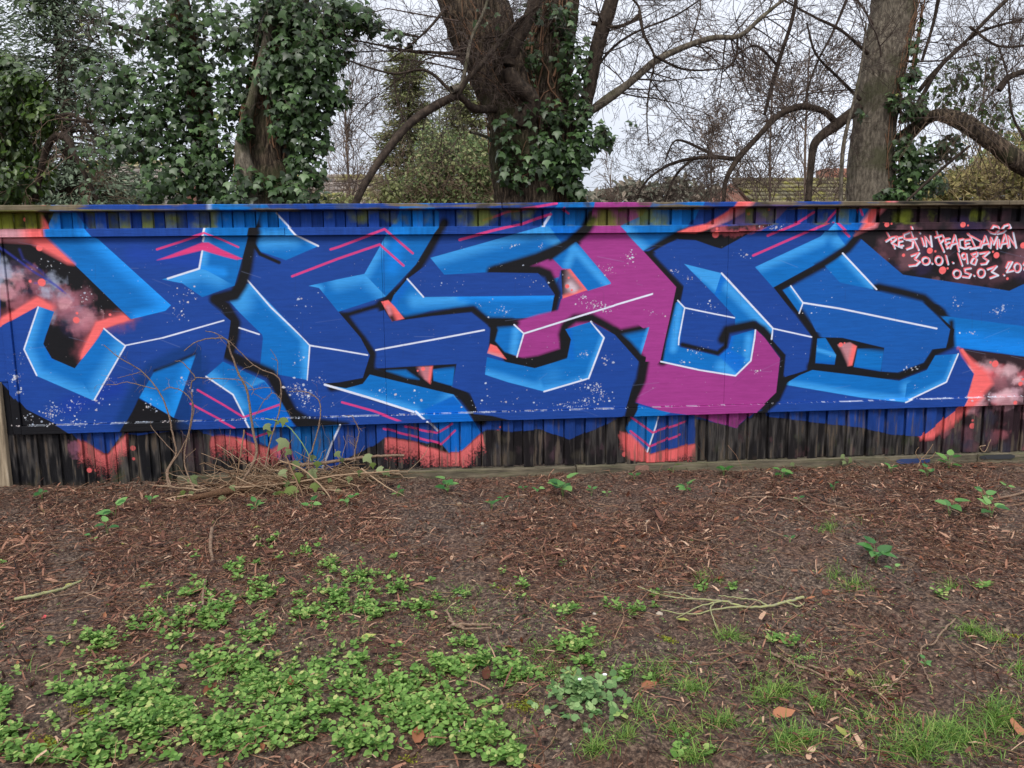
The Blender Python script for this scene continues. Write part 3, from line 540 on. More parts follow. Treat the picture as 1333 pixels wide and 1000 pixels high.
def tubes(name, P, Rr, sides=3, vals=None, caps=False):
    """P (n,k,3) polylines, Rr (n,k) radii"""
    P = np.asarray(P, float); Rr = np.asarray(Rr, float); n, k, _ = P.shape
    d = np.gradient(P, axis=1); d /= np.linalg.norm(d, axis=2, keepdims=True)+1e-9
    ref = np.where(np.abs(d[:, :1, 2:3]) > .9, np.array([[[1., 0, 0]]]), np.array([[[0, 0, 1.]]]))
    u = np.cross(d, np.broadcast_to(ref, d.shape)); u /= np.linalg.norm(u, axis=2, keepdims=True)+1e-9; v = np.cross(d, u)
    a = np.arange(sides)*2*math.pi/sides
    V = P[:, :, None]+Rr[:, :, None, None]*(np.cos(a)[:, None]*u[:, :, None]+np.sin(a)[:, None]*v[:, :, None])
    i = np.arange(k-1)[:, None]*sides; j = np.arange(sides)[None]
    f = np.stack([i+j, i+(j+1) % sides, i+sides+(j+1) % sides, i+sides+j], -1).reshape(-1, 4)
    F = (f[None]+(np.arange(n)*k*sides)[:, None, None]).reshape(-1, 4)
    if vals is None: vals = RNG.random(n)
    return mesh(name, V.reshape(-1, 3), F, np.repeat(vals, len(f)), True)
def spline(pts, m):
    """smooth resampling (Catmull-Rom) of control rows to m rows"""
    p = np.asarray(pts, float); p = np.vstack([2*p[0]-p[1], p, 2*p[-1]-p[-2]]); t = np.linspace(0, len(p)-3-1e-6, m); i = t.astype(int); f = (t-i)[:, None]
    a, b, c, d = p[i], p[i+1], p[i+2], p[i+3]
    return .5*((2*b)+(-a+c)*f+(2*a-5*b+4*c-d)*f*f+(-a+3*b-3*c+d)*f**3)
def limb(name, rows, mat, parent, sides=14, m=40, lump=.06, seed=0):
    """rows: x,y in the photo, depth Y, thickness in photo pixels"""
    r = np.array([[*on_plane(x, y, Y), w_/2*(Y+CAM_D)/FPX] for x, y, Y, w_ in rows]); q = spline(r, m)
    P = q[None, :, :3]; me = tubes(name, P, np.abs(q[None, :, 3]), sides)
    V = np.empty(len(me.vertices)*3, np.float32); me.vertices.foreach_get('co', V); V = V.reshape(m, sides, 3)
    rn = np.random.default_rng(seed); a = np.arange(sides)*2*math.pi/sides
    off = sum(np.sin(a[None]*k_+rn.random()*6+np.linspace(0, rn.normal()*4, m)[:, None])*rn.random()*lump for k_ in (2, 3, 5, 7))+rn.normal(size=(m, sides))*lump*.3
    c = q[:, None, :3]; V = c+(V-c)*(1+off[..., None]); me.vertices.foreach_set('co', V.astype(np.float32).ravel()); me.update()
    link(name, me, parent, mat); return q
def boxmesh(name, x0, x1, y0, y1, z0, z1, bev=0.0, dz=(0, 0)):
    """a box, tops/bottoms may slope by dz along x; small bevel"""
    bm = bmesh.new(); bmesh.ops.create_cube(bm, size=1)
    for v in bm.verts:
        tx = v.co.x+.5; v.co = Vector((x0+(x1-x0)*tx, y0+(y1-y0)*(v.co.y+.5), (z0+dz[0]*tx) if v.co.z < 0 else (z1+dz[1]*tx)))
    if bev: bmesh.ops.bevel(bm, geom=list(bm.edges), offset=bev, segments=1, affect='EDGES')
    me = bpy.data.meshes.new(name); bm.to_mesh(me); bm.free(); return me

# ------------------------------------------------------------------ materials
def nmat(name):
    m = bpy.data.materials.new(name); m.use_nodes = True; t = m.node_tree; b = t.nodes['Principled BSDF']
    return m, t, b
def nz(t, scale, detail=4, vec=None, rough=.55):
    n = t.nodes.new('ShaderNodeTexNoise'); n.inputs['Scale'].default_value = scale; n.inputs['Detail'].default_value = detail; n.inputs['Roughness'].default_value = rough
    if vec: t.links.new(vec, n.inputs['Vector'])
    return n.outputs['Fac']
def ramp(t, fac, stops):
    r = t.nodes.new('ShaderNodeValToRGB'); e = r.color_ramp.elements
    while len(e) < len(stops): e.new(.5)
    for q, (p, c) in zip(e, stops): q.position = p; q.color = (*lin(c), 1)
    t.links.new(fac, r.inputs[0]); return r.outputs[0]
def mapv(t, scale, kind='Object'):
    c = t.nodes.new('ShaderNodeTexCoord'); m = t.nodes.new('ShaderNodeMapping'); m.inputs['Scale'].default_value = scale
    t.links.new(c.outputs[kind], m.inputs[0]); return m.outputs[0]
def bump(t, b, h, s, d=.01):
    n = t.nodes.new('ShaderNodeBump'); n.inputs['Strength'].default_value = s; n.inputs['Distance'].default_value = d
    t.links.new(h, n.inputs['Height']); t.links.new(n.outputs[0], b.inputs['Normal'])
def mixc(t, f, a, b_, mode='MIX'):
    m = t.nodes.new('ShaderNodeMixRGB'); m.blend_type = mode
    for s, i in ((f, 0), (a, 1), (b_, 2)):
        if hasattr(s, 'is_output'): t.links.new(s, m.inputs[i])
        else: m.inputs[i].default_value = s if i == 0 else (*lin(s), 1)
    return m.outputs[0]
def attr(t, n='v'):
    a = t.nodes.new('ShaderNodeAttribute'); a.attribute_name = n; return a.outputs['Fac']
def leafmat(name, stops, rough=.45, trans=.25, spec=.4):
    m, t, b = nmat(name); c = ramp(t, attr(t), stops); c = mixc(t, .35, c, ramp(t, nz(t, 60, 3), [(.3, (60, 60, 60)), (.7, (255, 255, 255))]), 'MULTIPLY')
    t.links.new(c, b.inputs['Base Color']); b.inputs['Roughness'].default_value = rough; b.inputs['Specular IOR Level'].default_value = spec
    tr = t.nodes.new('ShaderNodeBsdfTranslucent'); t.links.new(c, tr.inputs[0]); ms = t.nodes.new('ShaderNodeMixShader'); ms.inputs[0].default_value = trans
    o = t.nodes['Material Output']; t.links.new(b.outputs[0], ms.inputs[1]); t.links.new(tr.outputs[0], ms.inputs[2]); t.links.new(ms.outputs[0], o.inputs[0]); return m
def barkmat(name, stops, sx=(9, 9, 2), bs=.9, bd=.02, moss=None):
    m, t, b = nmat(name); v = mapv(t, sx); n1 = nz(t, 4, 8, v, .65); c = ramp(t, n1, stops)
    if moss: c = mixc(t, ramp(t, nz(t, 2.5, 5, mapv(t, (1, 1, 1))), [(.5, (0, 0, 0)), (.62, (230, 230, 230))]), c, moss)
    t.links.new(c, b.inputs['Base Color']); b.inputs['Roughness'].default_value = .9; b.inputs['Specular IOR Level'].default_value = .2
    bump(t, b, n1, bs, bd); return m
FENCE = empty('painted_fence', (0, 0, 0), 'long wooden board fence covered by a blue and purple graffiti mural on flat panels', 'fence')
def paintmat(name, rough, grain, bs):
    m, t, b = nmat(name); c = t.nodes.new('ShaderNodeTexCoord'); c.object = FENCE
    s = t.nodes.new('ShaderNodeMapping'); s.inputs['Location'].default_value = (-MX0/(MX1-MX0), 0, -MZ0/(MZ1-MZ0)); s.inputs['Scale'].default_value = (1/(MX1-MX0), 1, 1/(MZ1-MZ0))
    t.links.new(c.outputs['Object'], s.inputs[0]); sp = t.nodes.new('ShaderNodeSeparateXYZ'); cb = t.nodes.new('ShaderNodeCombineXYZ')
    t.links.new(s.outputs[0], sp.inputs[0]); t.links.new(sp.outputs['X'], cb.inputs[0]); t.links.new(sp.outputs['Z'], cb.inputs[1])
    im = t.nodes.new('ShaderNodeTexImage'); im.image = IMG; im.extension = 'EXTEND'; im.interpolation = 'Cubic'; t.links.new(cb.outputs[0], im.inputs[0])
    g = t.nodes.new('ShaderNodeMapping'); g.inputs['Scale'].default_value = grain; t.links.new(c.outputs['Object'], g.inputs[0]); n = nz(t, 1, 7, g.outputs[0], .7)
    col = mixc(t, .35, im.outputs[0], ramp(t, n, [(.25, (150, 150, 150)), (.6, (255, 255, 255))]), 'MULTIPLY')
    t.links.new(col, b.inputs['Base Color']); b.inputs['Roughness'].default_value = rough; b.inputs['Specular IOR Level'].default_value = .16; bump(t, b, n, bs, .004); return m
M_PANEL = paintmat('spray_paint_on_plywood', .55, (6, 6, 60), .18)
M_SLAT = paintmat('painted_rough_board', .8, (140, 140, 7), .9)
M_RAIL = paintmat('painted_rail', .7, (6, 60, 110), .8)
M_GRAV, t, b = nmat('mossy_gravel_board')
n1 = nz(t, 1, 8, mapv(t, (5, 40, 40)), .7); c = ramp(t, n1, [(.3, (52, 46, 38)), (.5, (96, 88, 72)), (.72, (134, 124, 102))])
c = mixc(t, ramp(t, nz(t, 9, 5), [(.5, (0, 0, 0)), (.68, (190, 190, 190))]), c, (80, 86, 48)); t.links.new(c, b.inputs['Base Color']); b.inputs['Roughness'].default_value = .9; bump(t, b, n1, .8, .006)
M_POST, t, b = nmat('weathered_post_wood')
n1 = nz(t, 1, 8, mapv(t, (60, 60, 4)), .7); t.links.new(ramp(t, n1, [(.3, (104, 90, 72)), (.55, (160, 144, 120)), (.75, (186, 172, 150))]), b.inputs['Base Color']); b.inputs['Roughness'].default_value = .9; bump(t, b, n1, .7, .005)
def flat(name, col, rough=.6):
    m, t, b = nmat(name); b.inputs['Base Color'].default_value = (*lin(col), 1); b.inputs['Roughness'].default_value = rough
    c = mixc(t, .3, col, ramp(t, nz(t, 40, 4), [(.3, (120, 120, 120)), (.7, (255, 255, 255))]), 'MULTIPLY'); t.links.new(c, b.inputs['Base Color']); return m

# ------------------------------------------------------------------ the fence
def XZ(x, y): q = on_plane(x, y); return float(q[0]), float(q[2])
def zline(pts):
    a = sorted(XZ(*p) for p in pts); return lambda X: float(np.interp(X, [a[0][0]-9]+[q[0] for q in a]+[a[-1][0]+9],
        [a[0][1]-(a[-1][1]-a[0][1])/(a[-1][0]-a[0][0])*9]+[q[1] for q in a]+[a[-1][1]+(a[-1][1]-a[0][1])/(a[-1][0]-a[0][0])*9]))
z_top = zline([(0, 268), (1333, 262)]); z_cap = zline([(0, 276.5), (1333, 267.5)])
z_r1 = zline([(0, 299), (1333, 289.5)]); z_r0 = zline([(0, 309.5), (1333, 299)])
z_lip1 = zline([(20, 554.6), (1333, 515.5)]); z_lip0 = zline([(20, 565.5), (1333, 526.5)])
z_g1 = zline([(500, 612), (750, 607), (1333, 589)])
FX0, FX1 = -4.5, 5.1
def seg(name, edges, y0, y1, zb, zt, mat, bev=.002, gap=.0015, wob=.003):
    for a, b_ in zip(edges[:-1], edges[1:]):
        d = random.uniform(-wob, wob); zb0, zb1, zt0, zt1 = zb(a), zb(b_), zt(a), zt(b_)
        me = boxmesh(name, a+gap, b_-gap, y0+d, y1, zb0+d, zt0+d, bev, (zb1-zb0, zt1-zt0)); link(name, me, FENCE, mat)
seg('cap_rail', [FX0, XZ(2, 270)[0], XZ(653, 266)[0], XZ(1308, 263)[0], FX1], -.055, .085, z_cap, z_top, M_RAIL, .004, .003, .004)
seg('upper_rail', [FX0, XZ(372, 303)[0], XZ(960, 300)[0], FX1], -.032, .012, z_r0, z_r1, M_RAIL, .002)
xa, xb = XZ(7, 450)[0], XZ(18, 450)[0]
seg('painted_panel', [xb, XZ(499, 400)[0], XZ(499, 400)[0]+2.48, FX1], 0.0, .012, z_lip1, lambda X: z_r0(X)-.004, M_PANEL, .0012, .0008, .0008)
me = boxmesh('painted_panel', FX0, xa-.003, .001, .012, XZ(2, 497)[1], z_r0(xa), .001); link('painted_panel', me, FENCE, M_PANEL)
me = boxmesh('frame_batten', xa, xb-.001, -.016, .014, z_lip0(xa), z_r0(xa), .002); link('frame_batten', me, FENCE, M_PANEL)
seg('lower_ledge', [xb, XZ(440, 552)[0], XZ(1000, 540)[0], FX1], -.018, .014, z_lip0, lambda X: z_lip1(X)-.001, M_RAIL, .0015)
x = FX0; k = 0; bases = [boxmesh('board', -w_/2, w_/2, -.008, .008, -.5, .5, .0025) for w_ in (.072, .075, .078, .082, .076)]
while x < FX1:
    zb = (z_g1(x)+.004) if x > XZ(245, 600)[0] else .0
    for j, dy in ((0, .021), (1, .040), (2, .060)):
        o = bpy.data.objects.new('board', bases[2+j if j else (k*7) % 3]); COL.objects.link(o); o.parent = FENCE
        if not o.data.materials: o.data.materials.append(M_SLAT)
        cx = x+(.040, .104, .150)[j]+random.uniform(-.003, .003); zt = z_cap(cx)-.001
        b0 = zb+random.uniform(-.006, .006)
        o.location = (cx, dy+random.uniform(-.003, .003), (zt+b0)/2); o.scale = (1, 1, zt-b0); o.rotation_euler = (0, random.gauss(0, .0025), random.gauss(0, .03))
    x += .1535; k += 1
seg('gravel_board', [XZ(229, 600)[0], XZ(750, 612)[0], XZ(1271, 600)[0], FX1], -.012, .06, lambda X: -.12, z_g1, M_GRAV, .004, .004, .006)
me = boxmesh('post', XZ(-14, 560)[0], XZ(8, 560)[0], -.03, .05, -.1, XZ(2, 498)[1], .004); link('post', me, FENCE, M_POST)
for px, py, pw, ph, colr in ((835, 609, 18, 10, (140, 104, 90)), (1187, 599.5, 44, 9, (44, 64, 112)), (1296, 594, 46, 8, (52, 54, 58))):      # old paint on the gravel board
    X0, Z0 = XZ(px-pw/2, py+ph/2); X1, Z1 = XZ(px+pw/2, py-ph/2); n = 9
    xs = np.linspace(X0, X1, n); up_ = [(q, -.0195, Z1-.002*random.random()-(0.003 if 0 < i_ < n-1 else .012)) for i_, q in enumerate(xs)]; dn = [(q, -.0195, Z0+.006*random.random()+(0 if 0 < i_ < n-1 else .01)) for i_, q in enumerate(xs)]
    F = [[i_, i_+1, n+i_+1, n+i_] for i_ in range(n-1)]; link('paint_patch', mesh('paint_patch', up_+dn, F), FENCE, flat('old_paint', colr, .8))
# struts behind, so the fence stands as one from any side
for X in np.arange(FX0+.3, FX1, 2.9): link('fence_post', boxmesh('fence_post', X-.05, X+.05, .072, .16, -.3, z_cap(X)-.002, .004), FENCE, M_POST)
for z in (.35, 1.55): link('back_rail', boxmesh('back_rail', FX0, FX1, .0705+.001*z, .0715+.03, z, z+.08, .003), FENCE, M_POST)

# ------------------------------------------------------------------ the ground
def hgt(X, Y):
    X = np.asarray(X, float); Y = np.asarray(Y, float); o = .012*np.sin(X*1.3+.5)*np.cos(Y*1.7)+.008*np.sin(X*3.1+Y*2.2)
    o = o*np.clip(-Y*1.4, 0, 1)+.012*np.exp(-(Y/.22)**2)*np.clip((-1.2-X)*2, 0, 1)
    gx = np.clip(((X+6)/12*GN.shape[1]).astype(int), 0, GN.shape[1]-1); gy = np.clip(((Y+6)/7*GN.shape[0]).astype(int), 0, GN.shape[0]-1)
    return o+(GN[gy, gx]-.5)*.095*np.clip((.5-Y)*3, 0.1, 1)
GN = (fbm(840, 1440, 70, 5, 31, gain=.62)*.75+fbm(840, 1440, 220, 3, 32)*.25).astype(float)
gxs = np.concatenate([[-300, -150, -60, -30, -15, -9, -6.5], np.arange(-5, 5.5, .017), [6.5, 9, 15, 30, 60, 150, 300]])
gys = np.concatenate([[-300, -100, -40, -20, -10, -7], np.arange(-5.3, .16, .017), [.5, 1, 2, 4, 8, 16, 30, 60, 120, 300]])
GX, GY = np.meshgrid(gxs, gys); GZ = np.where((np.abs(GX) < 5.6) & (GY > -5.6) & (GY < .4), hgt(GX, GY), 0.0)
ny, nx = GX.shape; ii = (np.arange(ny-1)[:, None]*nx+np.arange(nx-1)[None]).ravel()
M_SOIL, t, b = nmat('damp_soil'); g = t.nodes.new('ShaderNodeNewGeometry')
def gm_(s): m = t.nodes.new('ShaderNodeMapping'); m.inputs['Scale'].default_value = s; t.links.new(g.outputs['Position'], m.inputs[0]); return m.outputs[0]
n1 = nz(t, 55, 9, gm_((1, 1, 1)), .75); n2 = nz(t, 2.2, 5, gm_((1, 1, 1))); n3 = nz(t, 260, 4, gm_((1, 1, 1)), .7)
c = ramp(t, n1, [(.37, (30, 24, 20)), (.5, (82, 66, 56)), (.62, (150, 130, 112))]); c2 = ramp(t, n1, [(.38, (42, 29, 23)), (.62, (128, 92, 72))])
c = mixc(t, ramp(t, n2, [(.42, (0, 0, 0)), (.62, (200, 200, 200))]), c, c2); c = mixc(t, ramp(t, n3, [(.68, (0, 0, 0)), (.75, (170, 170, 170))]), c, (150, 128, 100))
t.links.new(c, b.inputs['Base Color']); b.inputs['Roughness'].default_value = .8; b.inputs['Specular IOR Level'].default_value = .35; bump(t, b, n1, 1.0, .02)
GROUND = link('ground', mesh('ground', np.stack([GX, GY, GZ], -1).reshape(-1, 3), np.stack([ii, ii+1, ii+nx+1, ii+nx], 1), None, True), None, M_SOIL)
tag(GROUND, 'dark damp soil strip sloping gently up to the foot of the fence', 'ground', kind='structure')
def G(x, y):
    q = on_ground(x, y); return np.array([q[0], q[1], float(hgt(q[0], q[1]))])

# ------------------------------------------------------------------ trees, ivy, roofs behind the fence
IVY_V = [(0, 0, 0), (.12, .34, .02), (.42, .5, -.04), (.5, .24, .03), (1.0, 0, -.1), (.5, -.24, .03), (.42, -.5, -.04), (.12, -.34, .02), (.35, 0, .07)]
IVY_F = [(8, 0, 1), (8, 1, 2), (8, 2, 3), (8, 3, 4), (8, 4, 5), (8, 5, 6), (8, 6, 7), (8, 7, 0)]
OV_V = [(0, 0, 0), (.3, .24, .03), (.7, .2, .02), (1, 0, -.06), (.7, -.2, .02), (.3, -.24, .03), (.45, 0, -.03)]
OV_F = [(6, 0, 1), (6, 1, 2), (6, 2, 3), (6, 3, 4), (6, 4, 5), (6, 5, 0)]
M_IVY = leafmat('ivy_leaf', [(0, (28, 44, 20)), (.35, (52, 78, 36)), (.7, (82, 112, 62)), (.92, (124, 154, 100)), (1, (150, 164, 84))], .4, .18, .45)
M_LAU = leafmat('laurel_leaf', [(0, (38, 56, 20)), (.5, (70, 98, 34)), (1, (112, 138, 56))], .4, .2, .5)
M_DARKB = barkmat('dark_branch_bark', [(.3, (32, 27, 23)), (.55, (66, 56, 48)), (.75, (100, 88, 74))], (6, 6, 3))
M_BARK = barkmat('ridged_bark', [(.36, (28, 23, 19)), (.5, (74, 63, 52)), (.64, (124, 108, 90))], (11, 11, 1.8), 1.0, .06, (66, 68, 44))
M_GREYB = barkmat('smooth_grey_bark', [(.32, (62, 56, 48)), (.5, (106, 98, 86)), (.68, (144, 134, 118))], (9, 9, 3), .8, .03, (80, 80, 58))
M_TWIG = flat('twig_bark', (74, 60, 52), .9); M_TWIG2 = flat('pale_twig', (128, 106, 88), .9); M_VINE = flat('vine_stem', (124, 92, 68), .9)
M_FAR = flat('far_twig', (112, 96, 84), .9); M_FAR2 = flat('far_green_stem', (104, 104, 78), .9)
def blobs(rows, dY=.35):
    """rows: x,y,radius px x, radius px y, depth, count -> points, outward directions"""
    P, N = [], []
    for x, y, rx, ry, Y, n in rows:
        c = on_plane(x, y, Y); s = (Y+CAM_D)/FPX; q = RNG.normal(size=(n, 3)); q /= np.linalg.norm(q, axis=1, keepdims=True); r = RNG.random((n, 1))**.45
        P.append(c+q*r*np.array([rx*s, min(dY, rx*s), ry*s])); N.append(q)
    return np.vstack(P), np.vstack(N)
def leaves(root, rows, size, mat, tv=IVY_V, tf=IVY_F, solo=0, dY=.35, part='leaf', mass='ivy_foliage', hang=.8, lim=None, thin_=1.0):
    P, N = blobs([(*r[:5], int(r[5]*thin_)) for r in rows], dY)
    if lim is not None: k_ = lim(P); P, N = P[k_], N[k_]
    nr = N*.5+np.array([0, -.75, .55])+RNG.normal(size=P.shape)*.45; tip = np.array([0, -.25, -hang])+RNG.normal(size=P.shape)*.5
    M = frames(nr, tip=tip); s = size*RNG.uniform(.4, 1.3, len(P)); v = np.clip(RNG.normal(.42, .22, len(P)), 0, 1)
    M = M*s[:, None, None]; o = np.argsort(P[:, 1]*1.0-s*6); A, B = o[:solo], o[solo:]
    link(mass, scatter(mass, tv, tf, M[B], P[B], v[B]), root, mat, kind='stuff')
    bank = []
    for q in (.1, .3, .45, .6, .8): bank.append(mesh(part, tv, tf, [q]*len(tf))); bank[-1].materials.append(mat)
    for i in A:
        ob = bpy.data.objects.new(part, bank[min(4, int(v[i]*5.5))]); COL.objects.link(ob); ob.parent = root
        ob.matrix_local = Matrix.Translation(Vector(P[i])-root.location) @ Matrix(M[i]).to_4x4()
def twigs(root, starts, n1=9, depth=3, droop=.15, mat=None, name='twigs', k=6, wob=.28, spread=.9, thin=.0016):
    """starts: (point, direction, length, radius); recursive side shoots, joined into one part"""
    PL, RL = [], []; st = [(np.array(p, float), np.array(d, float)/np.linalg.norm(d), l, r, depth) for p, d, l, r in starts]
    while st:
        p, d, l, r, dep = st.pop(); pts = [p]; dd = d.copy()
        for i in range(k-1):
            dd = dd+RNG.normal(size=3)*wob*(.6 if i < 2 else 1)+np.array([0, 0, -droop]); dd /= np.linalg.norm(dd); pts.append(pts[-1]+dd*l/(k-1))
        pts = np.array(pts); PL.append(pts); RL.append(np.linspace(r, max(thin, r*.35), k))
        if dep > 0:
            for _ in range(max(2, int(n1*(.65 if dep < depth else 1)))):
                t_ = RNG.uniform(.15, 1)*(k-1.01); i = int(t_); q = pts[i]+(pts[i+1]-pts[i])*(t_-i)
                dr = (pts[i+1]-pts[i]); dr /= np.linalg.norm(dr); sd_ = RNG.normal(size=3); sd_ -= sd_.dot(dr)*dr; sd_ /= np.linalg.norm(sd_)
                nd = dr*.65+sd_*spread*RNG.uniform(.6, 1.1); st.append((q, nd/np.linalg.norm(nd), l*RNG.uniform(.35, .62), max(thin, r*.5), dep-1))
    link(name, tubes(name, PL, RL, 3), root, mat or M_TWIG, kind='stuff')
def along(q, n, up, length, rad, a=.1, b=1.0):
    """n shoots off a limb spline q"""
    o = []
    for _ in range(n):
        i = int(RNG.uniform(a, b)*(len(q)-2)); d = q[i+1, :3]-q[i, :3]; d /= np.linalg.norm(d)
        s = RNG.normal(size=3)*np.array([1, .7, 1]); o.append((q[i, :3], s/np.linalg.norm(s)+d*.5+np.array([0, 0, up]), length*RNG.uniform(.5, 1.3), rad*RNG.uniform(.5, 1.2)))
    return o
def vines(root, rows, n, mat=M_VINE, r=.006):
    """hairy ivy stems climbing a trunk given by rows (x,y,Y,width)"""
    a = np.array([[*on_plane(x, y, Y), w_/2*(Y+CAM_D)/FPX] for x, y, Y, w_ in rows]); PL, RL = [], []
    for _ in range(n):
        t0 = RNG.uniform(0, .7); t1 = min(1, t0+RNG.uniform(.15, .6)); q = spline(a, 60)[int(t0*59):max(int(t0*59)+7, int(t1*59))]; q = q[np.linspace(0, len(q)-1, 7).astype(int)]
        an = np.cumsum(np.r_[RNG.uniform(-3.1, 0), RNG.normal(size=6)*.22]); rr = q[:, 3]*RNG.uniform(1.0, 1.12)
        PL.append(q[:, :3]+np.stack([np.cos(an)*rr, np.sin(an)*rr, RNG.normal(size=7)*.015], 1)); RL.append(np.linspace(1, .5, 7)*r*RNG.uniform(.4, 1.4))
    link('ivy_stems', tubes('ivy_stems', PL, RL, 4), root, mat, kind='stuff')
def tree(label, px, Y, cat='tree', name='tree', group=None):
    q = on_plane(px, 268, Y); return empty(name, (q[0], Y, 0), label, cat, group)
def roots(rows): x, y, Y, w_ = rows[0]; x1, y1, _, w1 = rows[1]; return [(x, y+330, Y, w_*1.5), (x, y+150, Y, w_*1.12)]+rows

# -- ivy tree, far left of the pair
T = tree('slim trunk smothered in dark ivy, leftmost of the ivy-clad trees behind the fence', 272, 2.1, name='ivy_clad_tree')
R_ = [(276, 268, 2.1, 34), (266, 180, 2.1, 30), (256, 110, 2.1, 26), (242, 50, 2.1, 24), (230, -10, 2.1, 22), (215, -120, 2.1, 18)]
q = limb('trunk', roots(R_), M_BARK, T, seed=1); vines(T, R_, 60)
q2 = limb('limb', [(262, 170, 2.1, 9), (225, 150, 2.0, 7), (180, 150, 1.9, 6), (130, 158, 1.9, 5), (78, 155, 1.9, 3)], M_DARKB, T, 8, 24)
q3 = limb('limb', [(250, 80, 2.1, 9), (215, 60, 2.0, 6), (170, 40, 1.9, 5), (120, 25, 1.9, 3)], M_DARKB, T, 8, 24)
twigs(T, along(q2, 16, .2, .5, .005)+along(q3, 16, .2, .5, .005)+along(q, 14, .1, .9, .008, .35), 5, 2)
leaves(T, [(232, 10, 46, 40, 2.0, 520), (245, 70, 40, 45, 2.0, 520), (205, 45, 34, 30, 1.9, 260), (160, 38, 30, 22, 1.9, 100), (128, 14, 26, 14, 1.9, 42), (118, 38, 16, 8, 1.9, 24), (262, 130, 36, 50, 2.0, 520), (215, 110, 38, 30, 1.9, 300),
           (165, 95, 34, 26, 1.9, 180), (118, 95, 26, 20, 1.8, 110), (150, 135, 46, 24, 1.9, 420), (215, 150, 44, 34, 1.9, 520), (180, 185, 46, 26, 1.9, 480), (255, 190, 34, 40, 1.9, 420), (150, 205, 28, 12, 1.8, 50), (228, 225, 48, 36, 1.8, 620),
           (280, 240, 32, 30, 1.8, 320), (205, 252, 30, 16, 1.8, 110), (120, 245, 16, 26, 1.8, 30), (160, 266, 50, 6, 1.8, 20), (110, 205, 18, 20, 1.8, 40), (275, 20, 24, 26, 2.1, 90)], .074, M_IVY, solo=290, thin_=.66)
# -- the big ivy tree
T = tree('broad ivy-covered tree with hairy stems bare on its lower trunk', 355, 1.7, name='ivy_clad_tree')
R_ = [(352, 268, 1.7, 84), (346, 200, 1.7, 66), (352, 130, 1.7, 56), (366, 60, 1.7, 50), (376, -20, 1.7, 46), (380, -140, 1.7, 40)]
q = limb('trunk', roots(R_), M_BARK, T, 16, 50, .1, 2); vines(T, R_, 70, r=.010)
q1 = limb('limb', [(338, 285, 1.5, 34), (324, 235, 1.42, 26), (315, 190, 1.42, 17), (328, 130, 1.4, 12), (342, 75, 1.4, 12), (352, 20, 1.4, 10), (352, -60, 1.4, 8)], M_VINE and M_GREYB, T, 9, 30)
q2 = limb('limb', [(380, 60, 1.7, 14), (420, 40, 1.6, 9), (470, 35, 1.6, 6), (545, 48, 1.6, 3)], M_DARKB, T, 8, 24)
q3 = limb('limb', [(385, 130, 1.7, 9), (415, 150, 1.6, 6), (445, 130, 1.6, 4)], M_DARKB, T, 7, 20)
twigs(T, along(q2, 20, .1, .6, .005)+along(q3, 8, .1, .4, .004)+along(q, 14, .1, .8, .006, .4), 5, 2)
leaves(T, [(385, 20, 54, 36, 1.5, 700), (345, 10, 28, 40, 1.4, 240), (440, 18, 46, 26, 1.5, 420), (478, 30, 20, 14, 1.5, 70), (515, 48, 34, 7, 1.6, 46), (330, 40, 24, 30, 1.5, 160), (395, 80, 48, 36, 1.4, 620), (430, 62, 30, 24, 1.5, 160), (360, 100, 26, 40, 1.35, 260),
           (400, 130, 40, 34, 1.4, 480), (438, 128, 20, 13, 1.5, 60), (378, 160, 30, 26, 1.35, 260), (400, 185, 34, 20, 1.45, 240), (415, 160, 22, 22, 1.5, 70), (398, 222, 28, 26, 1.4, 260), (385, 255, 38, 16, 1.4, 220), (322, 240, 26, 26, 1.35, 120), (300, 262, 26, 10, 1.35, 90), (345, 232, 16, 18, 1.3, 26), (318, 100, 16, 30, 1.5, 110), (300, 50, 26, 50, 1.7, 300), (300, 130, 20, 40, 1.7, 200), (290, 200, 22, 36, 1.7, 200), (318, 165, 12, 26, 1.35, 50), (410, 60, 40, 40, 1.4, 200), (425, 110, 34, 30, 1.4, 160)], .074, M_IVY, solo=290, thin_=.85)
# -- laurel bush
T = tree('glossy yellow-green laurel bush at the far left edge above the fence', 20, 2.4, 'bush', 'laurel_bush')
twigs(T, [((on_plane(x, 300, 2.5)), (dx, .1, 1), 1.5, .016) for x, dx in ((-40, -.2), (0, .1), (20, .3), (40, .2), (50, -.1), (-80, .2))], 7, 2, .0, M_DARKB)
q = limb('limb', [(45, 262, 2.3, 7), (62, 190, 2.2, 8), (85, 178, 2.1, 9), (102, 210, 2.0, 6), (128, 262, 2.0, 5)], M_DARKB, T, 8, 24); q2 = limb('limb', [(60, 160, 2.2, 4), (95, 150, 2.1, 5), (138, 190, 2.0, 4)], M_DARKB, T, 7, 20)
twigs(T, along(q, 8, .2, .6, .005)+along(q2, 8, .1, .5, .004), 5, 2, mat=M_TWIG2, name='dead_twigs')
leaves(T, [(8, 85, 22, 16, 2.3, 160), (35, 108, 26, 18, 2.2, 260), (10, 135, 36, 34, 2.3, 500), (55, 148, 22, 22, 2.2, 260), (20, 190, 34, 30, 2.4, 260), (-40, 150, 50, 80, 2.4, 700), (15, 235, 46, 26, 2.3, 420), (-20, 260, 60, 20, 2.3, 260), (55, 215, 14, 14, 2.3, 24), (42, 8, 30, 5, 2.1, 12)], .085, M_LAU, OV_V, OV_F, 160, mass='laurel_foliage', thin_=1.7)
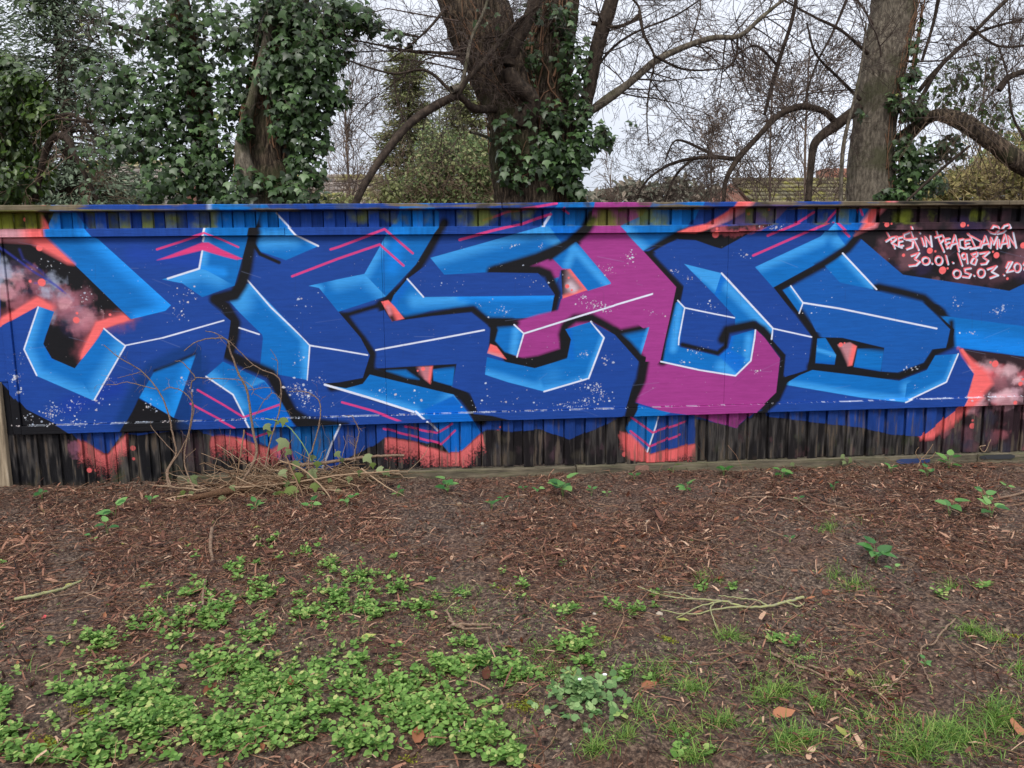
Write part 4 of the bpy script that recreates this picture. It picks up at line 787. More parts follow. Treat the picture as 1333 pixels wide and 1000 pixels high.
# -- the central tree: two stems and its arching limbs
T = tree('large forked centre tree with ridged bark and long arching limbs', 695, 2.0)
RL_ = [(690, 268, 2.0, 84), (676, 205, 2.0, 76), (668, 150, 2.0, 70), (650, 95, 1.95, 76), (628, 40, 1.9, 76), (606, -20, 1.9, 70), (580, -140, 1.9, 60)]
RR_ = [(720, 268, 2.15, 58), (712, 200, 2.15, 66), (708, 130, 2.15, 62), (714, 60, 2.2, 58), (722, -20, 2.2, 54), (730, -140, 2.2, 44)]
qL = limb('trunk', roots(RL_), M_BARK, T, 20, 60, .12, 3); qR = limb('trunk', roots(RR_), M_BARK, T, 18, 50, .1, 4); vines(T, RL_, 26); vines(T, RR_, 46, r=.010)
A_ = limb('limb', [(680, 160, 1.8, 34), (692, 130, 1.7, 22), (672, 110, 1.65, 20), (662, 80, 1.65, 17), (690, 20, 1.65, 15), (712, -40, 1.65, 13)], M_DARKB, T, 10, 34)
B_ = limb('limb', [(738, 215, 2.0, 20), (756, 160, 1.9, 16), (768, 110, 1.85, 17), (778, 60, 1.85, 18), (795, 5, 1.85, 18), (812, -60, 1.85, 15)], M_DARKB, T, 10, 34)
C_ = limb('limb', [(762, 150, 1.95, 8), (790, 130, 1.9, 12), (820, 108, 1.9, 9.5), (850, 82, 1.95, 9), (880, 66, 2.0, 8), (925, 50, 2.0, 7), (962, 47, 2.0, 6), (990, 24, 2.0, 5), (1020, 0, 2.0, 4), (1070, -30, 2, 3)], M_GREYB, T, 9, 50)
D_ = limb('limb', [(645, 142, 1.8, 10), (618, 142, 1.5, 10), (604, 130, 1.4, 8), (592, 126, 1.35, 10), (560, 142, 1.3, 11), (530, 165, 1.2, 10), (505, 195, 1.1, 10), (480, 232, 1.0, 9), (462, 270, .95, 9), (452, 330, .9, 8)], M_DARKB, T, 10, 60)
E_ = limb('limb', [(594, 126, 1.35, 9), (608, 104, 1.35, 7), (630, 80, 1.4, 7), (650, 55, 1.5, 6), (672, 30, 1.6, 5), (700, 8, 1.6, 3)], M_DARKB, T, 8, 30)
F_ = limb('limb', [(588, 117, 1.3, 9), (600, 112, 1.35, 6), (607, 85, 1.35, 5), (614, 50, 1.35, 4.5), (632, 10, 1.4, 4), (640, -30, 1.4, 3)], M_GREYB, T, 8, 24)
H_ = limb('limb', [(770, 30, 1.85, 6), (800, 35, 1.8, 4), (828, 25, 1.8, 4), (832, 10, 1.8, 3), (815, -10, 1.8, 3)], M_DARKB, T, 7, 24)
for e_ in ([(612, 72, 1.7, 5), (560, 68, 1.6, 3.6), (530, 66, 1.6, 3), (500, 60, 1.5, 2.4), (448, 50, 1.5, 1.6)], [(592, 124, 1.4, 5), (555, 92, 1.4, 4), (515, 96, 1.4, 3), (480, 88, 1.4, 2.6), (440, 74, 1.4, 1.6)], [(585, 5, 1.8, 5), (560, 35, 1.6, 3.4), (535, 58, 1.5, 2.4), (505, 80, 1.5, 1.6)], [(512, 96, 1.4, 2.4), (517, 130, 1.4, 1.8), (528, 162, 1.4, 1.2)],
           [(832, 14, 1.8, 4.6), (838, 45, 1.8, 4), (852, 75, 1.8, 3.4), (846, 110, 1.8, 2.6), (842, 150, 1.8, 2), (845, 195, 1.8, 1.4)], [(850, 72, 1.8, 3.2), (890, 90, 1.9, 2.6), (935, 90, 1.9, 2), (962, 82, 1.9, 1.6)], [(960, 47, 2.0, 3.4), (958, 75, 2.0, 2.6), (940, 95, 2.0, 1.6)], [(775, 90, 1.9, 4), (800, 60, 1.9, 3.4), (832, 40, 1.9, 2.8), (880, 20, 1.9, 2.4), (925, -10, 1.9, 2)], [(720, -20, 2, 6), (690, 20, 1.8, 4), (655, 45, 1.6, 3), (620, 50, 1.5, 2)]):
    qq = limb('limb', e_, M_DARKB, T, 7, 30, .12, int(e_[0][0])); twigs(T, along(qq, 7, 0, .4, .0035), 4, 2, .03, wob=.14)
I_ = limb('limb', [(648, 185, 1.9, 4), (625, 175, 1.7, 4), (612, 172, 1.5, 3)], M_GREYB, T, 6, 12)
twigs(T, along(C_, 24, .05, .75, .009)+along(C_, 10, -.6, 1.0, .007)+along(B_, 12, .1, .9, .008, .5)+along(H_, 14, .0, .7, .005), 5, 3, .05, wob=.13)
twigs(T, along(qL, 26, .1, 1.0, .008, .55)+along(E_, 14, .1, .5, .005)+along(F_, 12, .1, .45, .004)+[(on_plane(618, 60, 1.7), (-1, -.2, -.25), 1.15, .010), (on_plane(610, 30, 1.7), (-1, -.1, .25), 1.2, .010), (on_plane(610, 80, 1.6), (-1, 0, .15), 1.4, .011), (on_plane(618, 95, 1.7), (-1, -.2, 0), 1.0, .009)], 5, 3, .03, wob=.12)
twigs(T, along(D_, 12, .1, .45, .005, .3)+[(on_plane(560, 142, 1.3), (-.5, 0, -.8), .5, .005), (on_plane(500, 200, 1.1), (-.4, 0, .7), .6, .006), (on_plane(478, 232, 1), (-1, 0, .2), .5, .005)], 4, 2, .05)
leaves(T, [(660, 190, 22, 28, 1.65, 44), (668, 225, 22, 26, 1.65, 34), (700, 225, 30, 26, 1.75, 80), (735, 215, 26, 30, 1.8, 150), (757, 190, 22, 24, 1.75, 120), (780, 178, 20, 18, 1.75, 60), (752, 245, 16, 22, 1.8, 60), (712, 190, 26, 24, 1.75, 90), (720, 150, 22, 22, 1.8, 50),
           (755, 140, 18, 26, 1.8, 70), (760, 80, 14, 34, 1.85, 50), (738, 60, 18, 40, 1.85, 60), (690, 75, 16, 40, 1.8, 44), (728, 20, 24, 20, 1.9, 60), (690, 15, 14, 12, 1.7, 20), (822, 160, 5, 6, 1.75, 4), (660, 160, 18, 8, 1.6, 14), (650, 30, 60, 20, 1.5, 8), (745, 110, 18, 20, 1.8, 50), (688, 140, 14, 30, 1.7, 20)], .076, M_IVY, solo=290, dY=.2, thin_=1.6)
# -- the right tree
T = tree('smooth grey-barked tree near the right edge, ivy on its right side', 1137, 2.7)
RT_ = [(1136, 268, 2.7, 66), (1134, 215, 2.7, 58), (1141, 150, 2.7, 54), (1150, 90, 2.7, 56), (1160, 40, 2.7, 54), (1168, -20, 2.7, 52), (1180, -140, 2.7, 46)]
q = limb('trunk', roots(RT_), M_GREYB, T, 18, 60, .07, 5)
J_ = limb('limb', [(1118, 140, 2.6, 12), (1090, 162, 2.5, 14), (1062, 185, 2.4, 11), (1056, 215, 2.35, 8), (1052, 262, 2.3, 8)], M_DARKB, T, 9, 34)
K_ = limb('limb', [(1088, 160, 2.5, 8), (1072, 145, 2.45, 8), (1042, 139, 2.4, 9), (1012, 152, 2.35, 8), (985, 180, 2.3, 7), (960, 208, 2.2, 8), (945, 235, 2.15, 6), (942, 262, 2.1, 5)], M_DARKB, T, 9, 44)
K2 = limb('limb', [(960, 208, 2.2, 5), (920, 205, 2.2, 5), (878, 212, 2.2, 4), (845, 232, 2.2, 3), (828, 258, 2.2, 3)], M_DARKB, T, 8, 34)
K3 = limb('limb', [(905, 204, 2.2, 4), (880, 228, 2.2, 3.4), (865, 262, 2.2, 3)], M_DARKB, T, 7, 14); K4 = limb('limb', [(925, 200, 2.2, 4), (890, 184, 2.2, 3), (876, 186, 2.2, 2.4), (866, 210, 2.2, 2)], M_DARKB, T, 7, 20)
L_ = limb('limb', [(1170, 185, 2.6, 20), (1212, 152, 2.3, 15), (1248, 157, 2.1, 21), (1285, 180, 1.9, 22), (1330, 214, 1.8, 25), (1400, 250, 1.7, 24), (1470, 300, 1.7, 24)], M_BARK, T, 12, 44)
N_ = limb('limb', [(1195, 120, 2.7, 6), (1220, 90, 2.6, 5), (1270, 45, 2.5, 4), (1330, 25, 2.5, 3)], M_DARKB, T, 7, 24); O_ = limb('limb', [(1300, 118, 2.2, 7), (1315, 100, 2.2, 8), (1350, 88, 2.2, 8)], M_DARKB, T, 7, 14)
S1 = limb('limb', [(1094, 262, 2.2, 5), (1098, 190, 2.2, 5), (1112, 130, 2.2, 4), (1122, 80, 2.2, 3), (1128, 30, 2.2, 2)], M_GREYB, T, 7, 30)
S2 = limb('limb', [(995, 150, 2.4, 4), (1012, 85, 2.4, 5), (1030, 30, 2.4, 5), (1040, -20, 2.4, 5)], M_DARKB, T, 7, 24)
for e_ in ([(1330, -20, 2.4, 6), (1290, 20, 2.4, 5), (1250, 62, 2.5, 5), (1222, 90, 2.5, 5), (1195, 135, 2.6, 6)], [(1262, 35, 2.4, 4), (1300, 60, 2.4, 3), (1345, 58, 2.4, 3)], [(1340, 190, 2.2, 3.4), (1318, 150, 2.2, 3), (1312, 100, 2.2, 2.6), (1300, 62, 2.3, 2.2)], [(1130, 70, 2.6, 5), (1095, 40, 2.5, 4), (1060, 22, 2.5, 3), (1010, -5, 2.5, 2.4)], [(1120, 130, 2.6, 5), (1090, 100, 2.5, 4), (1062, 70, 2.4, 3), (1050, 30, 2.4, 2)], [(1110, -20, 2.6, 4), (1085, 40, 2.5, 3.4), (1060, 90, 2.4, 2.6), (1046, 140, 2.4, 2)], [(1012, 85, 2.4, 3.4), (985, 60, 2.3, 2.6), (960, 70, 2.3, 1.8)], [(1225, -20, 2.8, 5), (1215, 30, 2.8, 4), (1200, 80, 2.7, 4)]):
    qq = limb('limb', e_, M_DARKB, T, 7, 30, .12, int(e_[0][0])); twigs(T, along(qq, 7, 0, .5, .004), 4, 2, .02, wob=.14)
Q_ = limb('limb', [(1180, 262, 2.0, 3), (1220, 225, 2.0, 4), (1262, 190, 2.0, 3)], M_DARKB, T, 6, 14)
twigs(T, along(K_, 34, .0, .7, .006)+along(K2, 26, -.1, .6, .004)+along(K4, 8, 0, .4, .003)+along(K3, 6, 0, .4, .003)+along(J_, 8, .2, .6, .005), 5, 3, .03, wob=.14)
twigs(T, along(q, 24, .2, 1.4, .012, .55)+along(S2, 18, .0, 1.0, .006)+along(S1, 8, .2, .7, .004)+along(N_, 16, .1, .9, .006)+along(O_, 8, .1, .8, .005)+along(L_, 30, .35, .9, .006), 5, 3, .0, wob=.12)
twigs(T, along(L_, 50, .1, .45, .004, .1, .7), 4, 1, .3, M_TWIG2, 'dry_tendrils'); vines(T, [(1158, 268, 2.6, 40), (1160, 150, 2.6, 40), (1180, 40, 2.6, 30), (1190, -20, 2.6, 30)], 50)
leaves(T, [(1172, 252, 30, 14, 2.4, 130), (1182, 225, 24, 24, 2.4, 160), (1200, 205, 30, 26, 2.4, 150), (1178, 190, 16, 22, 2.4, 80), (1182, 135, 22, 20, 2.4, 130), (1195, 145, 16, 18, 2.4, 60), (1185, 100, 12, 20, 2.4, 46), (1188, 60, 9, 18, 2.5, 20), (1160, 130, 12, 10, 2.4, 16), (1235, 190, 30, 18, 2.3, 90), (1215, 235, 20, 22, 2.3, 70), (1120, 150, 8, 8, 2.4, 8), (1198, 30, 6, 14, 2.5, 8), (1155, 250, 18, 10, 2.4, 24)], .078, M_IVY, solo=290, dY=.2, thin_=1.2)
leaves(T, [(1245, 105, 36, 26, 2.9, 150), (1285, 90, 20, 22, 2.9, 70), (1300, 150, 26, 26, 2.9, 80), (1230, 130, 22, 14, 2.9, 50), (1270, 140, 20, 14, 2.9, 50)], .08, M_LAU, OV_V, OV_F, 0, mass='upper_foliage', part='leaf')

# ---- farther away
def fractal(label, px, Y, hpx, wpx, n=5, mat=M_FAR, name='bare_tree', group='bare winter trees beyond the fence', up=.5, dep=4, thin=.006, fan=.5, lean=0.0):
    T = tree(label, px, Y, name=name, group=group); s = (Y+CAM_D)/FPX; b0 = on_plane(px, 268, Y); H = hpx*s
    P = np.array([[b0[0], Y, -.2], [b0[0]+.03*H, Y, .35*b0[2]+.2], [b0[0]+lean*H*.3, Y, b0[2]+.25*H], [b0[0]+lean*H, Y, b0[2]+.75*H]]); q = spline(P, 20)
    rr = np.linspace(max(.012*H, .05), .02, 20); me = tubes('trunk', q[None], rr[None], 7); link('trunk', me, T, mat)
    st = []
    for i in range(n):
        j = int(RNG.uniform(.3, .98)*18); a = RNG.uniform(0, 6.28); st.append((q[j], (math.cos(a)*fan, math.sin(a)*fan, up+RNG.uniform(-.1, .3)), wpx*s*RNG.uniform(.6, 1.0), rr[j]*.55))
    twigs(T, st, 7, dep-1, -.03, mat, 'branches', 6, .11, .75, thin); return T
fractal('fine-twigged bare tree, tallest of those behind the gap left of the centre tree', 455, 16, 170, 120, 12, M_FAR, up=1.2, fan=.22, dep=4, thin=.005, group=None)
fractal('dense brownish bare tree between the centre tree and the right trunk', 1000, 15, 220, 150, 11, M_FAR, group=None, dep=4, thin=.008)
fractal('spreading bare tree just left of the right trunk above the mossy roof', 1045, 19, 260, 170, 10, M_FAR, group=None, dep=4, thin=.009)
fractal('narrow brownish bare tree standing over the brick gable', 925, 22, 110, 70, 14, M_FAR, group=None, up=1.2, fan=.2, dep=4, thin=.007)
fractal('bare tree with grey branches behind the limb at the right edge', 1270, 17, 250, 150, 10, M_FAR, group=None, dep=4, thin=.008)
fractal('thin bare tree between the ivy trees and the centre trunk, above the hedge', 575, 18, 180, 110, 9, M_FAR2, group=None, up=.8, fan=.4, dep=4, thin=.006)
fractal('hazy bare tree low over the fence right of the centre trunk', 795, 34, 70, 50, 12, M_FAR, group=None, up=1.1, fan=.35, dep=3, thin=.012)
fractal('slight bare tree at the far right edge behind the grey limb', 1360, 14, 260, 150, 8, M_FAR, group=None, dep=4, thin=.006)
NE_V = [(0, 0, 0), (.5, .14, .03), (1, 0, -.05), (.5, -.14, .03)]; NE_F = [(0, 1, 2, 3)]
def conifer(label, px, py0, py1, wpx, Y, n, mat, size, name='conifer', clump=60):
    T = tree(label, px, Y, name=name); s = (Y+CAM_D)/FPX; a = on_plane(px, py0, Y); b = on_plane(px, py1, Y); z0, z1 = b[2], a[2]
    q = np.array([[a[0], Y, -.2], [a[0], Y, z0], [a[0], Y, (z0+z1)/2], [a[0], Y, z1]]); link('trunk', tubes('trunk', spline(q, 12)[None], np.linspace(.2, .02, 12)[None], 7), T, M_DARKB)
    cl = RNG.random(clump*4); cz = z0+(z1-z0)*cl**1.2; rad = wpx*s*(1-(cz-z0)/(z1-z0)*.85); an = RNG.uniform(0, 6.28, len(cl)); rr = rad*RNG.uniform(.3, 1, len(cl))
    C_ = np.stack([a[0]+np.cos(an)*rr, Y+np.sin(an)*rr*.7, cz-rr*.2], 1); L_ = [(np.array([a[0], Y, c[2]+.1*r_]), c-np.array([a[0], Y, c[2]]), r_*1.1, .02) for c, r_ in zip(C_[::3], rr[::3])]
    link('branches', tubes('branches', np.array([[p+d/max(1e-6, np.linalg.norm(d))*l*t_ for t_ in np.linspace(0, 1, 4)] for p, d, l, _ in L_]), np.tile(np.linspace(.025, .008, 4), (len(L_), 1)), 3), T, M_DARKB, kind='stuff')
    i = RNG.integers(0, len(cl), n); out = C_[i]-np.array([a[0], Y, 0])*np.array([1, 1, 0]); out[:, 2] = 0
    P = C_[i]+RNG.normal(size=(n, 3))*np.array([.5, .5, .12])*wpx*s*.28; tip = out/(np.linalg.norm(out, axis=1, keepdims=True)+1e-6)+RNG.normal(size=(n, 3))*.4+np.array([0, 0, -.25])
    M = frames(np.array([0, -.4, .8])+RNG.normal(size=(n, 3))*.4, tip=tip)*(size*RNG.uniform(.5, 1.4, n))[:, None, None]
    link('needle_sprays', scatter('needle_sprays', NE_V, NE_F, M, P, RNG.random(n)), T, mat, kind='stuff')
M_CED = leafmat('blue_grey_needles', [(0, (78, 92, 72)), (.5, (108, 124, 100)), (1, (136, 150, 128))], .7, .15, .2)
M_CON = leafmat('olive_needles', [(0, (86, 94, 56)), (.5, (122, 128, 82)), (1, (152, 154, 104))], .7, .2, .2)
M_HED = leafmat('hedge_leaf', [(0, (70, 94, 52)), (.4, (108, 128, 76)), (.8, (142, 154, 100)), (1, (170, 168, 120))], .6, .25, .3)
M_STR = leafmat('straw_stems', [(0, (84, 92, 46)), (.5, (138, 130, 80)), (1, (178, 164, 112))], .8, .2, .2)
conifer('blue-grey cedar with layered feathery boughs filling the upper left corner', 60, -120, 270, 110, 11, 26000, M_CED, .15, clump=130)
conifer('grey-green cedar partly hidden behind the one in the upper left corner', -60, -60, 270, 120, 14, 12000, M_CED, .18)
conifer('tall olive-green conifer behind the arching limb', 530, 70, 265, 56, 19, 17000, M_CON, .17)
conifer('small olive conifer just left of the centre trunk', 606, 110, 268, 54, 21, 16000, M_CON, .17)
def hedge(label, rows, Y, size, mat, name='hedge', twn=0, tm=None, dY=1.2):
    T = tree(label, rows[0][0], Y, 'hedge', name); rows = list(rows)+[(x, yy_, rx, 16, max(20, n//5)) for x, y, rx, ry, n in rows for yy_ in range(int(max(y+ry*.6, 268)), 345, 18)]; P, N = blobs([(x, y, rx, ry, Y, n) for x, y, rx, ry, n in rows], dY); n = len(P)
    M = frames(N*.4+np.array([0, -.6, .6])+RNG.normal(size=P.shape)*.6)*(size*RNG.uniform(.5, 1.3, n))[:, None, None]
    link('hedge_foliage', scatter('hedge_foliage', OV_V, OV_F, M, P, RNG.random(n)), T, mat, kind='stuff')
    if twn:
        x0 = min(r[0]-r[2] for r in rows); x1 = max(r[0]+r[2] for r in rows)
        twigs(T, [(on_plane(RNG.uniform(x0, x1), 290, Y+RNG.uniform(-.5, .5)), (RNG.normal()*.2, 0, 1), (Y+CAM_D)/FPX*RNG.uniform(40, 110), .008) for _ in range(twn)], 6, 2, 0, tm or M_TWIG2, 'stems', thin=.004)
    return T
hedge('loose light green shrub behind the fence, left of the centre trunk', [(560, 232, 34, 38, 1700), (600, 222, 44, 48, 2600), (628, 215, 24, 44, 1300), (570, 190, 30, 30, 900), (525, 250, 20, 20, 500)], 13, .10, M_HED, 'shrub', 70)
hedge('straw-coloured bamboo-like thicket at the right behind the grey limb', [(1240, 245, 50, 24, 1100), (1300, 235, 46, 34, 1300), (1350, 225, 40, 50, 1000), (1205, 258, 30, 14, 400)], 5.5, .085, M_STR, 'thicket', 60, M_STR and flat('straw_twig', (170, 152, 108), .8), .5)
hedge('dark green evergreen behind the thicket at the right edge', [(1310, 215, 40, 34, 1100), (1350, 190, 40, 50, 1000), (1270, 235, 36, 26, 700)], 9, .12, M_HED, 'evergreen_shrub')
hedge('bluish low line of distant bushes right of the centre trunk', [(790, 256, 24, 8, 300), (822, 248, 20, 14, 260), (850, 252, 24, 12, 260), (885, 248, 26, 16, 360), (760, 262, 30, 8, 300), (920, 256, 30, 12, 400)]+[(x_, 276+8*math.sin(x_*.02), 70, 14, 260) for x_ in range(-900, 2600, 90)], 42, .5, leafmat('distant_leaf', [(0, (100, 106, 92)), (.6, (130, 126, 112)), (1, (150, 136, 122))], .9, .1, .1), 'bush_line', 40, M_FAR, 3)
hedge('olive shrubs between the ivy-covered trees and the tiled roof at the left', [(90, 262, 40, 10, 300), (440, 262, 50, 6, 200), (510, 250, 14, 18, 200)], 12, .14, M_CON, 'shrub', 20)

# ---- roofs of the houses behind
M_TILE = leafmat('old_roof_tile', [(0, (98, 90, 84)), (.5, (132, 122, 114)), (1, (160, 148, 138))], .9, 0, .1)
def tilemat(name, stops, mossc, ms):
    m, t, b = nmat(name); c = ramp(t, attr(t), stops); f = ramp(t, nz(t, ms, 6, mapv(t, (1, 1, 1))), [(.46, (0, 0, 0)), (.62, (235, 235, 235))]); c = mixc(t, f, c, mossc)
    t.links.new(c, b.inputs['Base Color']); b.inputs['Roughness'].default_value = .95; return m
M_T1 = tilemat('grey_tile_yellow_lichen', [(0, (104, 96, 92)), (1, (156, 146, 138))], (142, 138, 60), 1.1); M_T3 = tilemat('mossy_tile', [(0, (96, 90, 70)), (1, (130, 122, 92))], (122, 118, 44), 2.0)
M_BRK, t, b = nmat('red_brick'); br = t.nodes.new('ShaderNodeTexBrick'); br.inputs['Scale'].default_value = 4; br.inputs['Color1'].default_value = (*lin((176, 120, 100)), 1); br.inputs['Color2'].default_value = (*lin((150, 98, 82)), 1); br.inputs['Mortar'].default_value = (*lin((170, 156, 142)), 1)
t.links.new(mapv(t, (1, 1, 1)), br.inputs[0]); t.links.new(br.outputs[0], b.inputs['Base Color']); b.inputs['Roughness'].default_value = .9
def house(label, x0, x1, yr, Y, drop, mat, rows=11, gable=None, depth=4.0):
    """a long low roof: ridge from x0 to x1 at photo height yr, front slope falling towards us"""
    A = on_plane(x0, yr, Y); B = on_plane(x1, yr, Y); zr = A[2]; T = empty('house', ((A[0]+B[0])/2, Y, 0), label, 'house'); n = max(6, int((B[0]-A[0])/.3)); TV, TF, vals = [], [], []
    th = math.atan2(drop, depth); box_v = np.array([(x, y, z) for x in (-.5, .5) for y in (-.5, .5) for z in (-.5, .5)]); box_f = np.array([(0, 1, 3, 2), (4, 6, 7, 5), (0, 4, 5, 1), (2, 3, 7, 6), (1, 5, 7, 3), (0, 2, 6, 4)])
    M, P = [], []; L = math.hypot(drop, depth)/rows
    for r in range(rows):
        for c in range(n):
            t_ = (r+.5)/rows; P.append((A[0]+(c+.5+(r % 2)*.5)*.3, Y-depth*t_, zr-drop*t_+.03)); a = th-.09+RNG.normal()*.012
            M.append(np.array([[.285, 0, 0], [0, math.cos(a)*L*1.12, math.sin(a)*.03*-1], [0, math.sin(a)*L*1.12, math.cos(a)*.035]]))
    link('roof_tiles', scatter('roof_tiles', box_v, box_f, np.array(M), np.array(P), RNG.random(len(P))), T, mat, kind='stuff')
    x0_, x1_ = A[0], A[0]+n*.3+.3
    V = [(x0_, Y, zr-.02), (x1_, Y, zr-.02), (x1_, Y-depth, zr-drop-.02), (x0_, Y-depth, zr-drop-.02), (x0_, Y+depth, zr-drop-.02), (x1_, Y+depth, zr-drop-.02)]
    link('roof', mesh('roof', V, [(0, 3, 2, 1), (0, 1, 5, 4)]), T, mat)
    k = max(3, int((x1_-x0_)/.45))
    for i in range(k): link('ridge_tile', tubes('ridge_tile', [[(x0_+(x1_-x0_)*(i+a)/k, Y, zr+.03) for a in (.0, .5, .97)]], [[.11, .1, .09]], 8, [RNG.random()]), T, mat)
    ze = zr-drop-.05; w0, w1, d0, d1 = x0_+.25, x1_-.25, Y-depth+.35, Y+depth-.35
    V = [(w0, d0, -.1), (w1, d0, -.1), (w1, d1, -.1), (w0, d1, -.1), (w0, d0, ze), (w1, d0, ze), (w1, d1, ze), (w0, d1, ze)]; link('wall', mesh('wall', V, [(0, 1, 5, 4), (1, 2, 6, 5), (2, 3, 7, 6), (3, 0, 4, 7)]), T, M_BRK)
    for wx in (w0, w1): link('gable', mesh('gable', [(wx, d0, ze), (wx, d1, ze), (wx, Y, zr-.1), (wx, Y, zr-.1)], [(0, 1, 2, 3)]), T, M_BRK)
    return T
house('bungalow with a grey tiled roof speckled yellow behind the left ivy tree', 98, 262, 214, 20, 2.2, M_T1)
house('bungalow with a weathered grey tiled roof and mossy ridge left of the arching limb', 380, 498, 232, 23, 2.2, M_T1)
T = house('house with a green-mossed roof and brick gable left of the right tree', 955, 1180, 236, 24, 2.0, M_T3)
A = on_plane(955, 236, 24); g0 = on_plane(922, 268, 24)
link('gable_front', mesh('gable_front', [(A[0]-.12, 21.0, -.1), (A[0]-1.3, 27.0, -.1), (A[0]-1.3, 27.0, A[2]-1.5), (A[0]-.05, 24.2, A[2]-.05), (A[0]-.12, 21.0, A[2]-1.6)], [(0, 1, 2, 3, 4)]), T, M_BRK)
x, y, z = on_plane(1082, 224, 27)
o = link('chimney_stack', boxmesh('chimney_stack', x-.5, x+.5, 26.6, 27.4, 3.2, z+.1, .02), T, M_BRK)

# ------------------------------------------------------------------ what lies and grows on the soil
def gz(P): P[:, 2] += hgt(P[:, 0], P[:, 1]); return P
def pick(rows, dens=1.0):
    """ground points inside photo ellipses (x,y,rx,ry,count)"""
    o = []
    for x, y, rx, ry, n in rows:
        n = int(n*dens); r = np.abs(RNG.normal(size=n))*.72; a = RNG.uniform(0, 6.283, n)
        for r_, a_ in zip(r, a):
            q = on_ground(x+rx*r_*math.cos(a_), y+ry*r_*math.sin(a_)); o.append((q[0], q[1], 0))
    return gz(np.array(o, float))
def field(n, fn):
    """points over the whole strip kept with probability fn(photo x, photo y)"""
    X = RNG.uniform(-4.6, 5.0, n); Y = -RNG.random(n)**.85*4.6-.03; P = np.stack([X, Y, np.zeros(n)], 1); d = P-CAMP; z = d@FW; px = 666.5+FPX*(d@R2)/z; py = 500-FPX*(d@U2)/z
    k = (RNG.random(n) < fn(px, py)); return gz(P[k])
LN = fbm(500, 700, 16, 4, 51)
def litn(px, py): return LN[np.clip((py/2).astype(int), 0, 499), np.clip((px/2).astype(int), 0, 699)]
def f_lit(px, py):
    g = 1.2*np.clip((770-py)/110, 0, 1)+.30+.5*np.exp(-((px-120)/190)**2-((py-780)/70)**2)+.5*np.exp(-((px-800)/130)**2-((py-715)/28)**2)+.35*np.exp(-((px-1120)/120)**2-((py-900)/25)**2)
    return np.clip(g*np.clip((litn(px, py)-.30)*4.5, .12, 1), 0, 1)
M_LIT = leafmat('dry_litter', [(0, (40, 29, 25)), (.3, (80, 54, 44)), (.6, (122, 82, 66)), (.85, (156, 112, 90)), (1, (206, 172, 144))], .75, .05, .25)
M_LFB = leafmat('brown_leaf', [(0, (86, 48, 34)), (.5, (132, 78, 54)), (1, (184, 124, 88))], .6, .1, .3)
ST_V = [(0, -.5, 0), (0, .5, 0), (.5, -.62, .12), (.5, .62, .12), (1, -.3, 0), (1, .3, .05)]; ST_F = [(0, 2, 3, 1), (2, 4, 5, 3)]
P = field(340000, f_lit); n = len(P); L_ = RNG.gamma(2.2, .014, n).clip(.006, .12); Wd = RNG.gamma(1.9, .0018, n).clip(.0009, .012)*np.where(RNG.random(n) < .35, 1.5, .7)
M = frames(np.array([0, 0, 1])+RNG.normal(size=(n, 3))*.33); M = M*np.stack([L_, Wd, L_*.7], 1)[:, None, :]; P[:, 2] += RNG.uniform(.0, .014, n)
tag(link('leaf_litter', scatter('leaf_litter', ST_V, ST_F, M, P, RNG.random(n)), None, M_LIT), 'reddish brown bark strips and needles strewn over the soil', 'leaf litter', kind='stuff')
P = field(40000, lambda x, y: f_lit(x, y)*.9+.05); n = len(P); k = 5
d = RNG.normal(size=(n, 3))*np.array([1, 1, .10]); d /= np.linalg.norm(d, axis=1, keepdims=True); L_ = RNG.gamma(2.2, .05, n).clip(.03, .35); PL = [P+np.array([0, 0, .006])]
for i in range(k-1): d = d+RNG.normal(size=(n, 3))*np.array([.3, .3, .07]); d /= np.linalg.norm(d, axis=1, keepdims=True); PL.append(PL[-1]+d*(L_/(k-1))[:, None])
PL = np.stack(PL, 1); PL[..., 2] = np.maximum(PL[..., 2], hgt(PL[..., 0], PL[..., 1])+.002)
M_NEE = leafmat('dead_twiglets', [(0, (72, 48, 38)), (.5, (120, 82, 62)), (1, (176, 142, 112))], .8, 0, .2)
tag(link('dead_twiglets', tubes('dead_twiglets', PL, np.repeat(RNG.uniform(.0006, .0019, n)[:, None], k, 1), 3), None, M_NEE), 'thin dead rootlets and twiglets tangled over the soil', 'twigs', kind='stuff')
# clods and pebbles
_bm = bmesh.new(); bmesh.ops.create_icosphere(_bm, subdivisions=1, radius=1); IC_V = np.array([v.co[:] for v in _bm.verts]); IC_F = np.array([[v.index for v in f.verts] for f in _bm.faces]); _bm.free()
IC_V = IC_V*(1+RNG.normal(size=(len(IC_V), 1))*.16)
P = field(46000, lambda x, y: np.full(len(x), .5)); n = len(P); M = frames(RNG.normal(size=(n, 3)))*(RNG.gamma(2.2, .0030, n).clip(.002, .024)[:, None]*RNG.uniform(.6, 1.2, (n, 3)))[:, None, :]
tag(link('soil_clods', scatter('soil_clods', IC_V, IC_F, M, P, RNG.random(n)), None, M_SOIL), 'small crumbs and clods of damp dark soil', 'soil', kind='stuff')
M_PEB = leafmat('pebble', [(0, (92, 78, 62)), (.4, (136, 116, 92)), (.8, (170, 152, 126)), (1, (206, 202, 196))], .7, 0, .3)
P = field(3000, lambda x, y: .25+.5*np.exp(-((x-120)/120)**2-((y-930)/70)**2)); n = len(P); M = frames(np.array([0, 0, 1.])+RNG.normal(size=(n, 3))*.3)*(RNG.gamma(3, .0013, n).clip(.002, .011)[:, None]*np.array([1.2, 1, .6]))[:, None, :]
tag(link('gravel', scatter('gravel', IC_V, IC_F, M, P, RNG.random(n), True), None, M_PEB), 'tiny tan pebbles sprinkled through the soil', 'gravel', kind='stuff')
